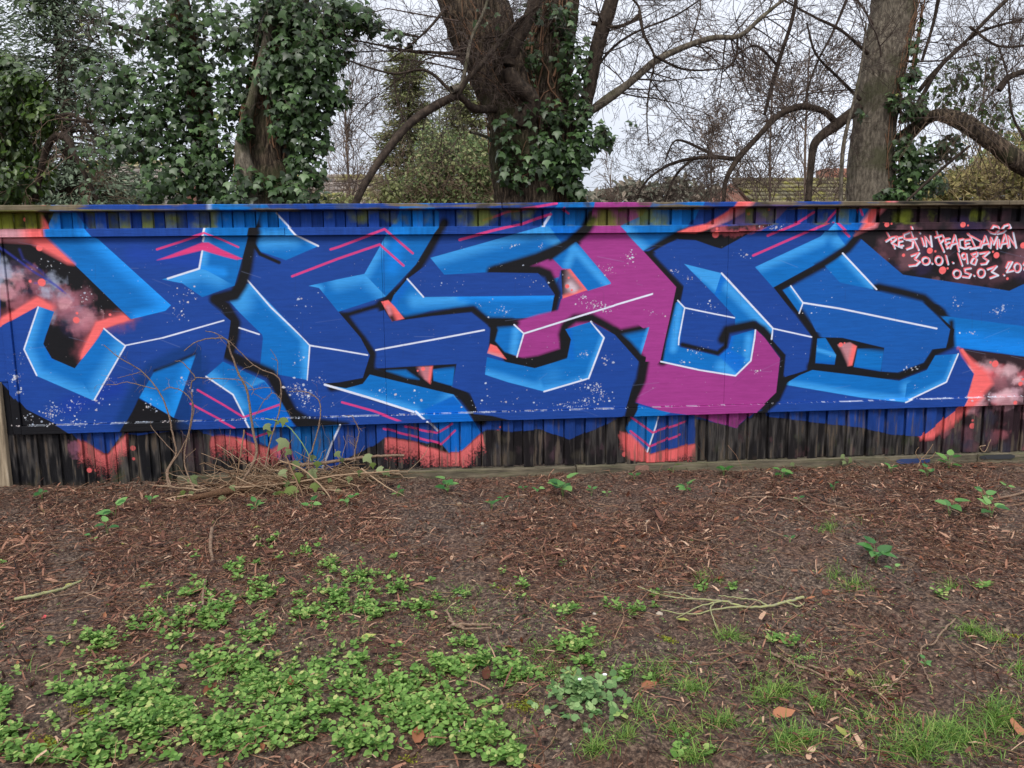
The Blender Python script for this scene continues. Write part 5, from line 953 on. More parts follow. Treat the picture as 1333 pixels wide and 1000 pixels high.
pb = [mesh('stone', IC_V, IC_F, [v_]*len(IC_F), True) for v_ in (.5, .85, 1.0)]
for m_ in pb: m_.materials.append(M_PEB)
ST_ = [(598, 656, .022, 'pale stone beside a seedling left of centre near the fence'), (628, 683, .018, 'small white stone on bare soil left of centre'), (600, 776, .017, 'pale pebble among sparse weeds left of the centre'), (680, 758, .014, 'small grey stone just above the centre weeds'), (844, 678, .02, 'grey stone lying in litter right of centre'), (766, 698, .014, 'tiny white stone in the centre litter patch'),
       (832, 703, .022, 'pale flat stone near the right end of the centre litter patch'), (972, 766, .016, 'rounded tan stone above the end of the lichened branch'), (900, 867, .016, 'small grey stone beside a grass tuft right of the white-flowered weed'), (640, 805, .016, 'white stone beside the bundle of bark sticks'), (858, 798, .026, 'largest pale stone, just below the lichened branch'), (594, 955, .02, 'white pebble at the edge of the green patch, bottom centre'), (1310, 822, .018, 'pale stone in the grass at the right edge')]
for i, (x, y, s_, lab) in enumerate(ST_):
    q = G(x, y); o = link('stone', pb[i % 3], None, None, q); o.scale = (s_, s_*.75, s_*.5); o.rotation_euler = (0, 0, i*1.3); tag(o, lab, 'stone', 'loose pale stones on the soil')
# brown fallen leaves: the big curled ones
CU_V = [(0, 0, .05), (.25, -.2, .16), (.25, .2, .14), (.6, -.24, .12), (.6, .22, .2), (1, 0, .22), (.3, 0, 0), (.65, 0, .02)]; CU_F = [(0, 1, 6), (0, 6, 2), (1, 3, 7), (1, 7, 6), (6, 7, 4), (6, 4, 2), (3, 5, 7), (7, 5, 4)]
P = field(3600, lambda x, y: f_lit(x, y)*.55+.02); n = len(P); M = frames(np.array([0, 0, 1])+RNG.normal(size=(n, 3))*.5)*RNG.uniform(.02, .055, n)[:, None, None]; M[:, :, 1] *= RNG.uniform(.4, 1, (n, 1)); P[:, 2] += .006
tag(link('fallen_leaves', scatter('fallen_leaves', CU_V, CU_F, M, P, RNG.random(n)), None, M_LFB), 'curled brown dead leaves lying among the litter', 'dead leaves', kind='stuff')
M_YEL = leafmat('yellowing_leaf', [(0, (150, 150, 74)), (1, (180, 186, 104))], .5, .2, .3)
SG_V = [(0, 0, .02), (.12, .16, .10), (.4, .24, .16), (.75, .14, .12), (1.05, 0, .2), (.75, -.2, .16), (.42, -.26, .22), (.12, -.18, .08), (.3, 0, .03), (.7, 0, .06)]; SG_F = [(8, 0, 1), (8, 1, 2), (8, 2, 9), (9, 2, 3), (9, 3, 4), (9, 4, 5), (9, 5, 6), (8, 9, 6), (8, 6, 7), (8, 7, 0)]
def single(x, y, s_, ang, label, mat, tilt=.15, group=None):
    M_ = Matrix.Rotation(ang, 4, 'Z') @ Matrix.Rotation(tilt, 4, 'X'); o = link('fallen_leaf', mesh('fallen_leaf', SG_V, SG_F, [random.random()]*10, True), None, mat, G(x, y)+np.array([0, 0, .012])); o.rotation_euler = M_.to_euler(); o.scale = (s_, s_*1.1, s_*.8); tag(o, label, 'leaf', group)
for a in ((470, 836, .06, .2, 'pale yellow fallen leaf lying between green patches, lower centre left'), (898, 807, .055, 3.0, 'greenish yellow leaf just below the left end of the lichened branch'), (330, 690, .05, .3, 'pale lobed leaf on the soil in front of the brush pile'), (160, 712, .03, 2.0, 'small yellow-green leaf on brown litter at the left'),
          (1107, 884, .045, 1.2, 'yellow leaf lying beside the tangle of sticks at the lower right'), (1124, 878, .04, 2.6, 'pale leaf at the right end of the stick tangle'), (1100, 965, .05, 1.7, 'upright pale green leaf among grass at the lower right'), (85, 768, .035, .5, 'yellow leaf touching the mossy stick at the left')):
    single(*a, M_YEL)
for a in ((1005, 939, .075, .1, 'dark reddish curled leaf on bare soil at the lower right'), (1172, 949, .055, 2.0, 'orange-brown leaf in the lower right grass'), (1325, 965, .08, 1.2, 'curled russet leaf at the lower right edge'), (672, 850, .06, 3.0, 'brown bark-like leaf by the centre weeds'), (630, 890, .07, 1.4, 'forked russet leaf in the centre of the green patch'), (265, 905, .07, 1.3, 'tan curled leaf in a gap between the green patches at the left'),
          (835, 900, .06, .3, 'rolled brown leaf right of the lone seedling'), (540, 970, .08, 1.5, 'upright brown leaf at the bottom of the green patch'), (1070, 772, .06, .4, 'crumpled tan leaf right of the small grass clump')):
    single(*a, M_LFB, .5)
o = link('litter_scrap', mesh('litter_scrap', [(0, 0, .01), (.018, 0, .012), (.02, .008, .018), (.003, .009, .016), (.01, .012, .022)], [(0, 1, 2), (0, 2, 3), (3, 2, 4)]), None, flat('red_wrapper', (214, 60, 72), .4), G(54, 807)); tag(o, 'tiny crumpled red scrap of litter on the soil at the left', 'litter')
# ground cover: low round-leaved weeds
RL_V = [(0, 0, 0), (.22, .34, .03), (.6, .38, .05), (1, 0, -.02), (.6, -.38, .05), (.22, -.34, .03), (.5, 0, -.03)]; RL_F = OV_F
M_WEED = leafmat('low_weed_leaf', [(0, (64, 98, 42)), (.35, (108, 152, 70)), (.7, (150, 188, 100)), (1, (202, 208, 132))], .6, .35, .25)
M_STEM = flat('green_stem', (110, 140, 74), .6)
def weeds(name, label, rows, size, mat, dens=1.0, tiers=3, hgt_=.032, cat='ground cover'):
    B = pick(rows, dens); n = len(B); PP, MM, SS = [], [], []
    hh = RNG.uniform(.35, 1.25, n)*hgt_; lean = RNG.normal(size=(n, 2))*.35
    for tr in range(tiers):
        f = (tr+1)/tiers; c = B+np.stack([lean[:, 0]*hh*f, lean[:, 1]*hh*f, hh*f+.004], 1); a0 = RNG.uniform(0, 6.28, n)
        for s_ in range(2 if tr else 4):
            a = a0+s_*(math.pi if tr else math.pi/2)+RNG.normal(size=n)*.25; o = np.stack([np.cos(a), np.sin(a), RNG.normal(size=n)*.25+(.5 if tr == tiers-1 else .1)], 1)
            PP.append(c+o*.004); MM.append(frames(np.stack([-np.cos(a)*.25, -np.sin(a)*.25, np.ones(n)], 1)+RNG.normal(size=(n, 3))*.3, tip=o)*(size*RNG.uniform(.4, 1.25, n)*(1.1-.45*f))[:, None, None])
    P_ = np.vstack(PP); M_ = np.vstack(MM)
    me = scatter(name, RL_V, RL_F, M_, P_, np.clip(RNG.normal(.5, .24, len(P_)), 0, 1), True); return tag(link(name, me, None, mat), label, cat, kind='stuff')
weeds('weed_ground_cover', 'bright green low round-leaved weeds spreading in patches over the soil', [
    (350, 708, 25, 6, 14), (395, 722, 26, 8, 22), (430, 740, 24, 12, 40), (470, 757, 30, 16, 60), (440, 785, 46, 16, 90), (310, 742, 28, 14, 40), (330, 768, 34, 12, 44), (255, 775, 36, 10, 40), (200, 810, 34, 14, 60), (268, 808, 36, 14, 66), (130, 842, 28, 12, 60), (225, 838, 16, 6, 14), (335, 828, 30, 12, 50), (400, 800, 30, 12, 40), (480, 795, 30, 14, 50), (540, 790, 24, 9, 24), (515, 775, 18, 7, 16),
    (300, 865, 55, 14, 100), (350, 888, 66, 26, 230), (220, 925, 46, 30, 180), (150, 908, 34, 10, 50), (90, 905, 20, 6, 20), (5, 912, 18, 16, 40), (5, 960, 26, 24, 70), (190, 955, 50, 24, 150), (120, 980, 56, 20, 110), (290, 962, 60, 26, 190), (375, 945, 50, 34, 190), (440, 925, 30, 18, 50), (520, 890, 40, 20, 110), (575, 872, 36, 12, 70), (520, 925, 44, 30, 180), (570, 935, 44, 28, 150), (625, 868, 36, 12, 70), (665, 885, 34, 13, 60), (620, 965, 44, 22, 100), (662, 985, 24, 12, 40), (470, 972, 40, 20, 90), (50, 992, 40, 10, 40), (610, 842, 26, 6, 20), (745, 840, 22, 16, 50), (765, 865, 22, 10, 30), (740, 795, 18, 8, 18), (830, 795, 22, 8, 22), (790, 790, 14, 5, 10), (814, 885, 9, 14, 22), (680, 765, 12, 6, 10), (602, 778, 12, 5, 9), (560, 792, 16, 6, 12), (1010, 830, 14, 8, 14), (915, 762, 10, 5, 8), (850, 770, 14, 6, 9), (950, 765, 12, 5, 8), (425, 870, 30, 12, 16), (450, 850, 24, 8, 12), (1225, 778, 14, 6, 10), (1275, 770, 12, 6, 8), (470, 865, 20, 10, 14), (300, 790, 200, 50, 110), (450, 890, 260, 70, 200), (180, 900, 180, 60, 140), (520, 770, 160, 30, 50), (885, 985, 10, 8, 8), (915, 985, 10, 6, 6), (1025, 835, 12, 6, 8)], .028, M_WEED, .46)
weeds('seedlings', 'scattered tiny green seedlings between the larger weed patches', [(300, 700, 300, 60, 60), (650, 780, 640, 60, 90), (650, 900, 640, 90, 110), (1000, 720, 300, 60, 40), (150, 880, 150, 60, 60), (600, 800, 300, 60, 700), (350, 880, 300, 80, 900), (700, 880, 250, 70, 600), (1050, 860, 250, 90, 500)], .009, M_WEED, 1.0, 1, .006, 'seedlings')
# rounder, bluish plant with two little white flowers
T = empty('leafy_weed', G(760, 925), 'bushy blue-green weed with tiny white flowers, largest single clump at the lower centre', 'plant'); M_BLG = leafmat('blue_green_leaf', [(0, (80, 116, 64)), (.6, (120, 156, 96)), (1, (158, 184, 122))], .55, .2, .3)
B = pick([(760, 918, 36, 24, 150)]); n = len(B); B[:, 2] += RNG.uniform(.01, .07, n)*np.clip(1.2-np.linalg.norm(B[:, :2]-B[:, :2].mean(0), axis=1)/.09, .3, 1); PPP = np.repeat(B, 3, 0)
MMM = frames(np.array([0, -.2, 1])+RNG.normal(size=(n*3, 3))*.4)*RNG.uniform(.018, .036, n*3)[:, None, None]; link('leaves', scatter('leaves', RL_V, RL_F, MMM, PPP, RNG.random(n*3), True), T, M_BLG, kind='stuff')
FLW = flat('white_petal', (235, 236, 240), .6)
for x, y in ((787, 906), (755, 920)): q = G(x, y)+np.array([0, 0, .075]); link('flower', mesh('flower', np.array([(math.cos(a)*r_, math.sin(a)*r_-.002, .003*r_/.008) for a in np.linspace(0, 6.283, 11)[:-1] for r_ in (.002, .008)])+q, [(2*i, 2*i+1, (2*i+3) % 20, (2*i+2) % 20) for i in range(10)]), T, FLW)
# grass
def grass(rows, hmin, hmax):
    B = pick(rows); n = len(B); k = 4; d = RNG.normal(size=(n, 3))*np.array([.55, .55, 0])+np.array([0, 0, 1]); h_ = RNG.uniform(hmin, hmax, n); pts = [B]
    for i in range(k-1): d = d+np.array([0, 0, -.28])+d*np.array([.3, .3, 0]); d /= np.linalg.norm(d, axis=1, keepdims=True); pts.append(pts[-1]+d*(h_/(k-1))[:, None])
    C_ = np.stack(pts, 1); s_ = np.stack([-d[:, 1], d[:, 0], 0*d[:, 0]], 1); s_ /= np.linalg.norm(s_, axis=1, keepdims=True)+1e-6; wv = np.array([.0011, .0012, .0009, .0001])
    V = np.stack([C_-s_[:, None]*wv[None, :, None], C_+s_[:, None]*wv[None, :, None]], 2).reshape(n, 8, 3); f = np.array([(0, 1, 3, 2), (2, 3, 5, 4), (4, 5, 7, 6)]); F = (f[None]+(np.arange(n)*8)[:, None, None]).reshape(-1, 4)
    return mesh('grass', V.reshape(-1, 3), F, np.repeat(RNG.random(n), 3))
M_GR = leafmat('grass_blade', [(0, (74, 112, 40)), (.5, (108, 150, 60)), (.9, (150, 176, 86)), (1, (176, 170, 106))], .5, .3, .35)
tag(link('grass', grass([(950, 828, 24, 10, 187), (1012, 903, 34, 12, 237), (1000, 915, 20, 10, 115), (900, 906, 26, 10, 165), (935, 945, 40, 14, 187), (1035, 970, 40, 16, 374), (1020, 985, 26, 12, 144), (775, 985, 24, 12, 144), (850, 886, 34, 10, 115), (835, 935, 18, 12, 86), (1110, 765, 26, 10, 158), (1085, 750, 14, 8, 64), (1080, 690, 16, 7, 100), (912, 750, 12, 5, 50), (935, 752, 8, 5, 43), (1265, 822, 26, 9, 172), (1292, 836, 24, 9, 144), (1235, 960, 84, 26, 936), (1300, 940, 34, 30, 504), (1190, 985, 50, 16, 403),
    (1150, 890, 12, 8, 64), (1240, 765, 16, 5, 50), (770, 840, 26, 6, 50), (700, 850, 30, 8, 64), (815, 965, 26, 16, 108), (905, 990, 26, 10, 144), (600, 768, 46, 8, 64), (1325, 870, 14, 16, 79), (860, 870, 60, 8, 57), (1000, 880, 200, 60, 187), (1120, 940, 60, 30, 144), (1070, 925, 20, 10, 86), (880, 955, 30, 20, 108), (560, 780, 60, 10, 43), (1120, 680, 150, 20, 43), (720, 875, 60, 18, 108), (660, 960, 60, 30, 93), (30, 880, 40, 20, 28), (240, 700, 200, 30, 43)], .02, .075), None, M_GR), 'thin green grass growing in tufts on the lower right soil', 'grass', kind='stuff')
P = pick([(62, 968, 22, 9, 900), (100, 985, 16, 6, 300), (682, 925, 18, 6, 500), (870, 828, 10, 4, 220), (660, 765, 16, 6, 250), (1320, 828, 8, 3, 90), (530, 985, 10, 3, 100), (110, 930, 20, 8, 200)]); n = len(P); M = frames(np.array([0, 0, 1])+RNG.normal(size=(n, 3))*.5)*RNG.uniform(.003, .009, n)[:, None, None]
tag(link('moss', scatter('moss', RL_V, RL_F, M, P+np.array([0, 0, .004]), RNG.random(n)), None, leafmat('moss', [(0, (96, 104, 30)), (1, (156, 156, 60))], .8, .1, .1)), 'yellow-green moss cushions on bare soil', 'moss', kind='stuff')
# individual broad-leaved seedlings by the foot of the fence
AR_V = [(0, 0, 0), (.1, .3, .05), (.45, .34, .08), (.8, .18, .05), (1.05, 0, -.04), (.8, -.18, .05), (.45, -.34, .08), (.1, -.3, .05), (.3, 0, 0), (.7, 0, .01)]
AR_F = [(8, 0, 1), (8, 1, 2), (8, 2, 9), (9, 2, 3), (9, 3, 4), (9, 4, 5), (9, 5, 6), (8, 9, 6), (8, 6, 7), (8, 7, 0)]
M_ARM = leafmat('arum_leaf', [(0, (50, 96, 44)), (.5, (84, 140, 66)), (1, (128, 172, 92))], .38, .25, .5)
arb = [mesh('leaf', AR_V, AR_F, [v_]*10, True) for v_ in (.15, .4, .65, .95)]
for m_ in arb: m_.materials.append(M_ARM)
PL_ = [(55, 652, 15, 3, 'small green seedling at the far left, near the fence foot'), (150, 675, 26, 4, 'broad green seedling left of the brush pile'), (140, 696, 20, 3, 'pair of bluish green leaves below the broad seedling at the left'), (196, 656, 18, 3, 'seedling with pointed leaves close to the left end of the brush pile'),
       (333, 662, 18, 5, 'dark green leaf clump in front of the brush pile'), (405, 662, 20, 4, 'drooping green leaves below the right half of the brush pile'), (452, 660, 18, 3, 'green seedling just past the right end of the brush pile'), (518, 645, 15, 4, 'small seedling where the brush twigs end'), (460, 648, 12, 3, 'low seedling tucked under the last brush twigs'),
       (583, 642, 24, 7, 'leafy seedling with six spread leaves, left of centre by the fence'), (640, 664, 18, 4, 'seedling beside a pale stone left of centre'), (655, 650, 13, 2, 'tiny two-leaved sprout left of centre'), (681, 640, 10, 2, 'faint small sprout close to the centre fence foot'), (700, 643, 14, 3, 'flat-leaved sprout left of the biggest centre seedling'), (733, 650, 34, 7, 'largest broad-leaved seedling at the centre in front of the fence'),
       (770, 650, 14, 3, 'little seedling just right of the biggest centre seedling'), (790, 648, 10, 2, 'thin upright sprout right of centre'), (826, 624, 14, 2, 'upright leaf against the gravel board below the coral paint'), (876, 618, 15, 2, 'bent leaf against the gravel board right of the coral paint'), (893, 645, 18, 6, 'drooping seedling with layered leaves right of centre'), (942, 618, 20, 4, 'wide-leaved seedling against the gravel board below the purple tip'),
       (1018, 622, 20, 5, 'bright green seedling under the dark boards right of centre'), (1085, 640, 14, 3, 'small dark sprout in deep litter right of centre'), (1040, 655, 12, 2, 'small flat sprout beside a long thin stick'), (1160, 616, 13, 3, 'pale seedling left of the blue-painted gravel board'), (1207, 622, 16, 4, 'seedling below the blue-painted gravel board'), (1235, 612, 22, 6, 'trailing bluish seedling leaning on the gravel board at the right'),
       (1280, 652, 22, 4, 'arching seedling at the right, uppermost of three along the edge'), (1236, 672, 26, 4, 'seedling with two long leaves left of the right edge pair'), (1290, 675, 26, 5, 'wide spreading seedling near the right edge'), (1140, 735, 30, 8, 'dark glossy rosette standing alone on litter at the right'), (1163, 745, 14, 2, 'flat twin leaf beside the dark glossy rosette'), (1310, 640, 14, 3, 'small seedling at the right edge by the fence foot'),
       (1028, 712, 12, 2, 'tiny sprout on litter right of centre'), (120, 705, 12, 2, 'two small leaves on litter at the left'), (1205, 862, 12, 4, 'small feathery sprout in soil at the lower right')]
for i, (x, y, s_, nl, lab) in enumerate(PL_):
    q = G(x, y); T = empty('seedling', q, lab, 'plant', 'broad-leaved seedlings along the fence foot'); sc = s_*np.linalg.norm(q-CAMP)/FPX
    for j in range(nl):
        a = j*6.283/nl+random.uniform(-.4, .4); hz = sc*random.uniform(.25, .75); r_ = sc*.15; tipv = np.array([math.cos(a), math.sin(a)*.9, random.uniform(-.2, .35)])
        b0 = np.array([math.cos(a)*r_, math.sin(a)*r_, hz]); Mx = frames(np.array([[math.cos(a)*-.2, math.sin(a)*-.2-.25, 1]])+RNG.normal(size=(1, 3))*.15, tip=tipv[None])[0]*(sc*random.uniform(.4, .62))
        o = bpy.data.objects.new('leaf', random.choice(arb)); COL.objects.link(o); o.parent = T; o.matrix_local = Matrix.Translation(Vector(b0)) @ Matrix(Mx).to_4x4()
        st = tubes('stalk', [[(0, 0, -.004), b0*.55+np.array([0, 0, .1*sc]), b0]], [[.0016, .0013, .001]], 4); st.materials.append(M_STEM); o2 = bpy.data.objects.new('stalk', st); COL.objects.link(o2); o2.parent = T
# sticks
M_LIC, t, b = nmat('lichened_bark'); c = mixc(t, ramp(t, nz(t, 30, 6), [(.42, (0, 0, 0)), (.55, (255, 255, 255))]), (128, 122, 108), (152, 156, 96)); t.links.new(c, b.inputs['Base Color']); b.inputs['Roughness'].default_value = .9
M_STK = barkmat('stick_bark', [(.3, (84, 66, 54)), (.55, (132, 110, 92)), (.75, (168, 148, 126))], (30, 30, 30), .6, .003)
def stick(lines, label, mat, name='fallen_stick', cat='stick', rise=.012, group=None):
    T = empty(name, G(*lines[0][0][:2]), label, cat, group)
    for i, ln in enumerate(lines):
        w0, w1 = ln[-1]; r = []
        for k_, p in enumerate(ln[:-1]): g_ = G(p[0], p[1]); u = k_/max(1, len(ln)-2); r.append([g_[0], g_[1], g_[2]+(p[2] if len(p) > 2 else rise), (w0+(w1-w0)*u)/2*np.linalg.norm(g_-CAMP)/FPX])
        q = spline(np.array(r), max(8, 5*len(r))); q[1:-1, :3] += RNG.normal(size=(len(q)-2, 3))*.0015; me = tubes('stem' if i == 0 else 'side_twig', q[None, :, :3], q[None, :, 3], 6); link('stem' if i == 0 else 'side_twig', me, T, mat)
    return T
stick([[(1046, 779), (1030, 783), (1000, 790), (968, 791), (940, 786), (905, 781), (870, 775), (830, 766), (3.8, 1.4)], [(1000, 790), (985, 782), (960, 780), (935, 779), (2.5, 1.2)], [(968, 791), (940, 796), (900, 800), (860, 799), (2.6, 1.2)], [(940, 786), (910, 794), (880, 806), (2.2, 1)], [(930, 786), (925, 800, .02), (935, 822, .004), (2.2, 1)], [(905, 781), (880, 771), (850, 768), (1.6, 1)], [(1020, 785), (1040, 790), (1047, 783), (2, 1)]], 'forked fallen branch crusted with yellow-green lichen at the right of centre', M_LIC, 'fallen_branch', 'branch', .02)
stick([[(276, 690), (274, 712), (277, 735), (266, 765), (264, 795), (4.6, 3)]], 'knobbly brown stick pointing towards the camera beside the left green patch', M_STK)
stick([[(20, 787), (50, 784), (80, 775), (106, 761), (4, 3)]], 'mossy yellow-green stick at the left', M_LIC)
stick([[(974, 662), (985, 680), (1005, 695), (1025, 705), (1045, 722), (2.6, 1.4)]], 'pale thin bent stick right of centre', M_STK)
stick([[(955, 647), (1000, 649), (1060, 654), (1120, 662), (1160, 662), (2.4, 1.6)]], 'long thin straight stick lying below the gravel board at the right', M_STK)
stick([[(1003, 855), (1030, 870), (1055, 882), (1085, 892), (1110, 905), (3.4, 1.6)], [(1050, 877), (1085, 877), (1130, 880), (1175, 887), (3, 1.4)], [(1080, 888), (1095, 882), (1104, 873), (3, 1.6)], [(1010, 856), (1030, 872), (1042, 895), (2, 1)], [(1155, 898), (1170, 882), (1186, 868), (2, 1)], [(1120, 880), (1150, 915), (1165, 930), (1.6, 1)]], 'tangle of grey-brown sticks on bare soil at the lower right', M_STK, 'stick_tangle', 'sticks')
stick([[(1243, 812), (1225, 828), (1215, 842), (1200, 848), (1200, 862), (1206, 880), (1215, 895), (2.4, 1.4)], [(1200, 850), (1195, 858), (1200, 872), (1.4, 1)]], 'kinked thin stick in the right foreground', M_STK)
stick([[(583, 822), (590, 818), (620, 818), (652, 819), (5, 3)], [(585, 812), (600, 822), (640, 826), (4, 2)], [(582, 803), (590, 815), (605, 820), (3, 2)]], 'short bundle of broken bark sticks left of centre in the foreground', M_STK, 'bark_sticks', 'sticks')
stick([[(760, 765), (790, 772), (820, 776), (2, 1.2)]], 'thin straight stick left of the lichened branch', M_STK)
stick([[(0, 798), (40, 790), (95, 780), (150, 778), (200, 770), (2.2, 1.2)], [(120, 780), (128, 762), (133, 750), (1.8, 1)], [(150, 778), (190, 742), (232, 724), (1.6, 1)]], 'long pale branching twig across the litter at the left', M_STK)
stick([[(905, 856), (930, 856), (955, 855), (2, 1.6)]], 'short straight pinkish stick right of the white-flowered weed', M_STK); stick([[(1283, 650), (1305, 649), (1333, 643), (1360, 638), (3, 2.4)]], 'smooth pale stick at the right edge', M_STK)
stick([[(835, 868), (860, 872), (905, 868), (945, 872), (2, 1)]], 'thin red-brown twig in the right foreground', M_STK); stick([[(1068, 826), (1070, 850), (1066, 868), (2, 1.4)]], 'short upright twig above the stick tangle', M_STK); stick([[(1040, 655), (1060, 668), (1085, 663), (2, 1)]], 'small bent twig in litter right of centre', M_STK)
stick([[(80, 950), (100, 942), (118, 934), (3.6, 2.6)]], 'orange-brown stick stub at the lower left', M_STK)
# the brush pile of cut twigs against the fence, with wilting ivy
C0 = G(345, 640); T = empty('brush_pile', (C0[0], C0[1], 0), 'heap of cut dead brushwood with wilted ivy against the fence at the left', 'brushwood')
a, b_ = G(245, 655), G(405, 630); lg = spline(np.array([[*(a+np.array([0, 0, .02])), .016], [*((a+b_)/2+np.array([0, 0, .045])), .030], [*(b_+np.array([0, 0, .04])), .022]]), 14); link('log', tubes('log', lg[None, :, :3], lg[None, :, 3], 10), T, barkmat('rotting_log', [(.3, (62, 44, 34)), (.6, (112, 84, 62)), (.8, (150, 120, 92))], (30, 30, 30), .9, .01))
PLs, RLs = [], []
for i in range(460):
    u = RNG.beta(2.2, 2.0); p = G(215+u*300, 0*u+648-u*28+RNG.normal()*6); p[2] += abs(RNG.normal())*.05*(1.2-abs(u-.5))+.01
    d = np.array([RNG.choice([-1, 1])*RNG.uniform(.6, 1), RNG.normal()*.35, RNG.normal()*.22]); l = RNG.uniform(.12, .5); pts = [p]
    for j in range(6): d = d+RNG.normal(size=3)*.28; d[2] -= .04; d /= np.linalg.norm(d); pts.append(pts[-1]+d*l/6)
    pts = np.array(pts); pts[:, 2] = np.maximum(pts[:, 2], .008); pts[:, 1] = np.minimum(pts[:, 1], -.025); PLs.append(pts); RLs.append(np.linspace(1, .5, 7)*RNG.uniform(.0012, .0045))
M_BRU = leafmat('brushwood', [(0, (104, 78, 58)), (.5, (150, 122, 96)), (1, (186, 160, 132))], .8, 0, .2)
link('cut_twigs', tubes('cut_twigs', PLs, RLs, 4), T, M_BRU, kind='stuff')
def wire(name, parent, pts, w0, w1, mat):      # a stem given by photo points and a distance in front of the fence
    r = np.array([[*on_plane(x, y, Y), (w0+(w1-w0)*i/(len(pts)-1))/2*(Y+CAM_D)/FPX] for i, (x, y, Y) in enumerate(pts)]); q = spline(r, 6*len(pts)); q[:, :3] += RNG.normal(size=(len(q), 3))*.0012; link(name, tubes(name, q[None, :, :3], q[None, :, 3], 6), parent, mat); return q
wire('branch', T, [(385, 606, -.2), (420, 603, -.2), (455, 598, -.2), (490, 594, -.18), (526, 593, -.16)], 5, 3.4, M_STK)
wire('branch', T, [(300, 636, -.35), (380, 628, -.3), (450, 618, -.3), (520, 613, -.3)], 3.2, 1.8, M_BRU); wire('branch', T, [(215, 650, -.4), (250, 645, -.4), (262, 662, -.45), (270, 670, -.5)], 2.5, 1.4, M_BRU)
wire('branch', T, [(318, 560, -.2), (312, 600, -.3), (308, 640, -.35), (325, 668, -.5)], 2.2, 1.4, M_BRU); wire('branch', T, [(365, 600, -.2), (395, 612, -.3), (430, 648, -.45), (425, 668, -.55)], 2.6, 1.5, M_BRU); wire('branch', T, [(370, 590, -.2), (392, 640, -.4), (400, 668, -.5), (402, 690, -.6)], 2.2, 1.4, M_BRU)
wire('branch', T, [(470, 610, -.25), (500, 632, -.35), (515, 640, -.4), (540, 652, -.5)], 2, 1.2, M_BRU)
M_WIV = leafmat('wilted_ivy_leaf', [(0, (96, 112, 66)), (.4, (132, 148, 96)), (.8, (160, 172, 122)), (1, (120, 140, 70))], .6, .3, .3)
wl_ = [mesh('ivy_leaf', IVY_V, IVY_F, [v_]*8, True) for v_ in (.1, .4, .7, 1)]
for m_ in wl_: m_.materials.append(M_WIV)
def ivl(root, x, y, Y, s_, ang=None):
    o = bpy.data.objects.new('ivy_leaf', random.choice(wl_)); COL.objects.link(o); o.parent = root; p = on_plane(x, y, Y); sc = s_*(Y+CAM_D)/FPX
    a = random.uniform(-2.4, -.7) if ang is None else ang; Mx = frames(np.array([[random.gauss(0, .35), -1, random.uniform(0, .7)]]), tip=np.array([[math.cos(a), -.2, math.sin(a)]]))[0]*sc; o.matrix_local = Matrix.Translation(Vector(p)-root.location) @ Matrix(Mx).to_4x4()
for x, y, Y, s_ in ((380, 632, -.35, 22), (386, 615, -.3, 16), (370, 640, -.35, 20), (410, 628, -.35, 15), (395, 655, -.45, 18), (420, 640, -.35, 14), (365, 612, -.25, 14), (388, 600, -.25, 16), (402, 612, -.25, 18), (340, 650, -.45, 18), (330, 660, -.5, 14), (352, 655, -.45, 12), (425, 655, -.4, 14), (440, 636, -.3, 10), (310, 655, -.45, 12), (290, 645, -.4, 12), (247, 620, -.25, 16), (246, 640, -.3, 12), (235, 640, -.3, 14), (232, 645, -.35, 10),
                    (492, 608, -.25, 12), (485, 602, -.25, 10), (500, 612, -.25, 12), (455, 620, -.3, 10), (470, 612, -.3, 10), (520, 640, -.4, 10), (440, 660, -.45, 12), (375, 665, -.5, 14), (400, 672, -.5, 12), (300, 632, -.35, 10), (385, 645, -.4, 18), (372, 625, -.3, 14), (362, 640, -.35, 12), (430, 622, -.3, 9), (414, 600, -.25, 12)): ivl(T, x, y, Y, s_)
# the thin bare shoots that stand in front of the mural
T = empty('bare_sapling', (on_plane(320, 640, -.2)[0], -.2, 0), 'leafless spindly shoots rising from the brush pile in front of the mural', 'sapling')
stems = []
for pts, w0, w1 in (([(317, 625, -.3), (334, 592, -.24), (330, 565, -.2), (325.5, 535, -.18), (321.5, 508, -.16), (311, 487, -.15), (300, 457, -.14), (294.5, 442, -.14), (273, 441, -.14), (254, 446, -.15), (240, 457, -.17)], 4.6, 1.1),
                    ([(267, 431, -.2), (281, 434, -.2), (300, 446, -.18), (324, 470, -.16), (340, 481, -.16), (362, 491, -.16), (366, 511, -.17), (363, 538, -.18), (351, 578, -.22), (345, 610, -.28)], 1.0, 2.2),
                    ([(253, 637, -.3), (240, 600, -.22), (250, 538, -.2), (249, 500, -.2), (254, 492, -.2), (238, 472, -.2), (227, 470, -.22)], 2.4, 1.0), ([(254, 492, -.2), (281, 493, -.2), (313, 495, -.2), (330, 506, -.22), (327, 514, -.24)], 1.5, .8),
                    ([(402, 612, -.3), (402, 597, -.28), (408, 581, -.25), (416, 549, -.22), (417, 530, -.2), (413, 519, -.2), (397, 510, -.2), (376, 510, -.2)], 2.6, 1.0), ([(462, 600, -.25), (462, 587, -.22), (466, 570, -.2), (467, 560, -.2), (459, 543, -.2), (448, 541, -.2)], 1.8, .9),
                    ([(321, 508, -.16), (352, 505, -.16), (347, 520, -.16), (330, 512, -.18)], 1.1, .7), ([(330, 545, -.2), (345, 520, -.2), (356, 512, -.2), (366, 520, -.2)], 1.1, .8), ([(361, 492, -.16), (361, 470, -.16), (352, 455, -.17)], 1.2, .6), ([(361, 470, -.16), (353, 466, -.16)], .8, .5)):
    stems.append(wire('shoot', T, pts, w0*.9, w1, M_STK))
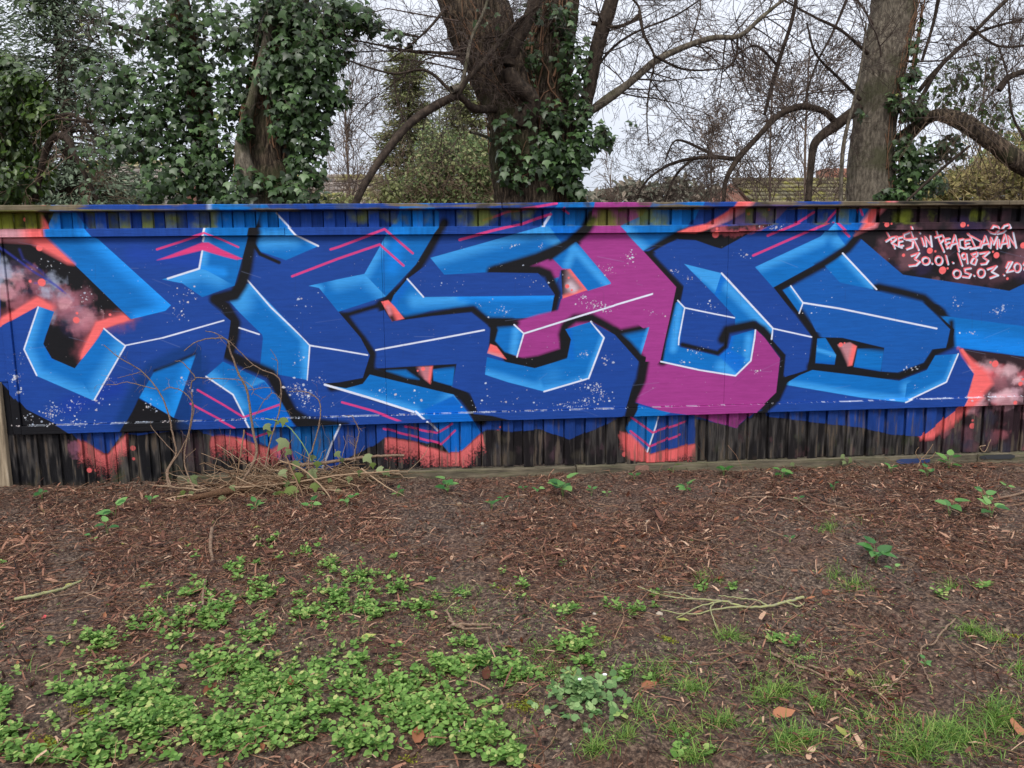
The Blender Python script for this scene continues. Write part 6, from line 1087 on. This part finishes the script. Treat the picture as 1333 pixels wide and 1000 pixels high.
twigs(T, [s_ for q in stems[:6] for s_ in along(q, 7, .0, .10, .0013, .1, .95)], 2, 1, .02, M_BRU, 'twiglets', 5, .25, .8, .0007)
for x, y, Y, s_ in ((372, 571, -.22, 20), (345, 552, -.2, 13), (370, 543, -.2, 14), (352, 560, -.2, 10), (362, 548, -.2, 8), (475, 592, -.22, 16), (437, 588, -.22, 11), (408, 592, -.24, 10), (378, 585, -.22, 12), (445, 596, -.22, 8)): ivl(T, x, y, Y, s_)
wire('ivy_stem', T, [(345, 545, -.2), (360, 548, -.2), (378, 558, -.2), (395, 580, -.24), (405, 600, -.28)], 1.6, 1.2, flat('fresh_ivy_stem', (120, 150, 84), .5))
T = empty('bare_sapling', (on_plane(222, 635, -.2)[0], -.2, 0), 'forked leafless shoot left of the brush pile reaching over the mural hook', 'sapling')
stems = []
for pts, w0, w1 in (([(220, 634, -.3), (217.5, 613, -.24), (229, 592, -.2), (226, 570, -.18), (218, 535, -.15), (207, 510, -.14), (184, 483, -.13), (157, 467, -.13), (135, 449, -.14)], 3.4, .9), ([(222, 632, -.3), (219, 612, -.24), (235, 587, -.2), (247, 560, -.2), (252, 528, -.2), (238, 510, -.2), (221, 505, -.2), (212, 509, -.22)], 2.4, .9),
                    ([(203, 507, -.14), (167, 498, -.14), (150, 501, -.14), (139, 500, -.15)], 1.4, .7), ([(184, 484, -.13), (170, 488, -.14), (153, 492, -.15)], 1.1, .6), ([(229, 592, -.2), (200, 560, -.16), (196, 548, -.16)], 1.2, .7)): stems.append(wire('shoot', T, pts, w0*.9, w1, M_STK))
twigs(T, [s_ for q in stems[:3] for s_ in along(q, 7, .0, .10, .0013, .1, .95)], 2, 1, .02, M_BRU, 'twiglets', 5, .25, .8, .0007)
T = empty('bare_sapling', (on_plane(1200, 610, -.1)[0], -.1, 0), 'tiny dry twig sprig standing against the fence foot at the right', 'sapling')
for pts in ([(1190, 622, -.14), (1198, 600, -.1), (1208, 588, -.08), (1215, 578, -.08)], [(1198, 600, -.1), (1192, 590, -.09), (1196, 582, -.09)], [(1200, 598, -.1), (1212, 596, -.09), (1218, 588, -.09)], [(1283, 580, -.08), (1275, 582, -.08), (1282, 588, -.08), (1290, 572, -.08)]): wire('shoot', T, pts, 1.3, .8, M_BRU)
T = empty('ivy_sprig', (on_plane(1105, 600, -.05)[0], -.05, 0), 'pair of small blue-green ivy leaves climbing the dark boards right of centre', 'ivy')
for x, y, s_ in ((1095, 592, 9), (1108, 596, 11), (1100, 600, 7), (1030, 602, 8)): ivl(T, x, y, -.05, s_)
wire('ivy_stem', T, [(1120, 612, -.06), (1108, 600, -.04), (1095, 594, -.04)], 1.2, .8, M_STK)
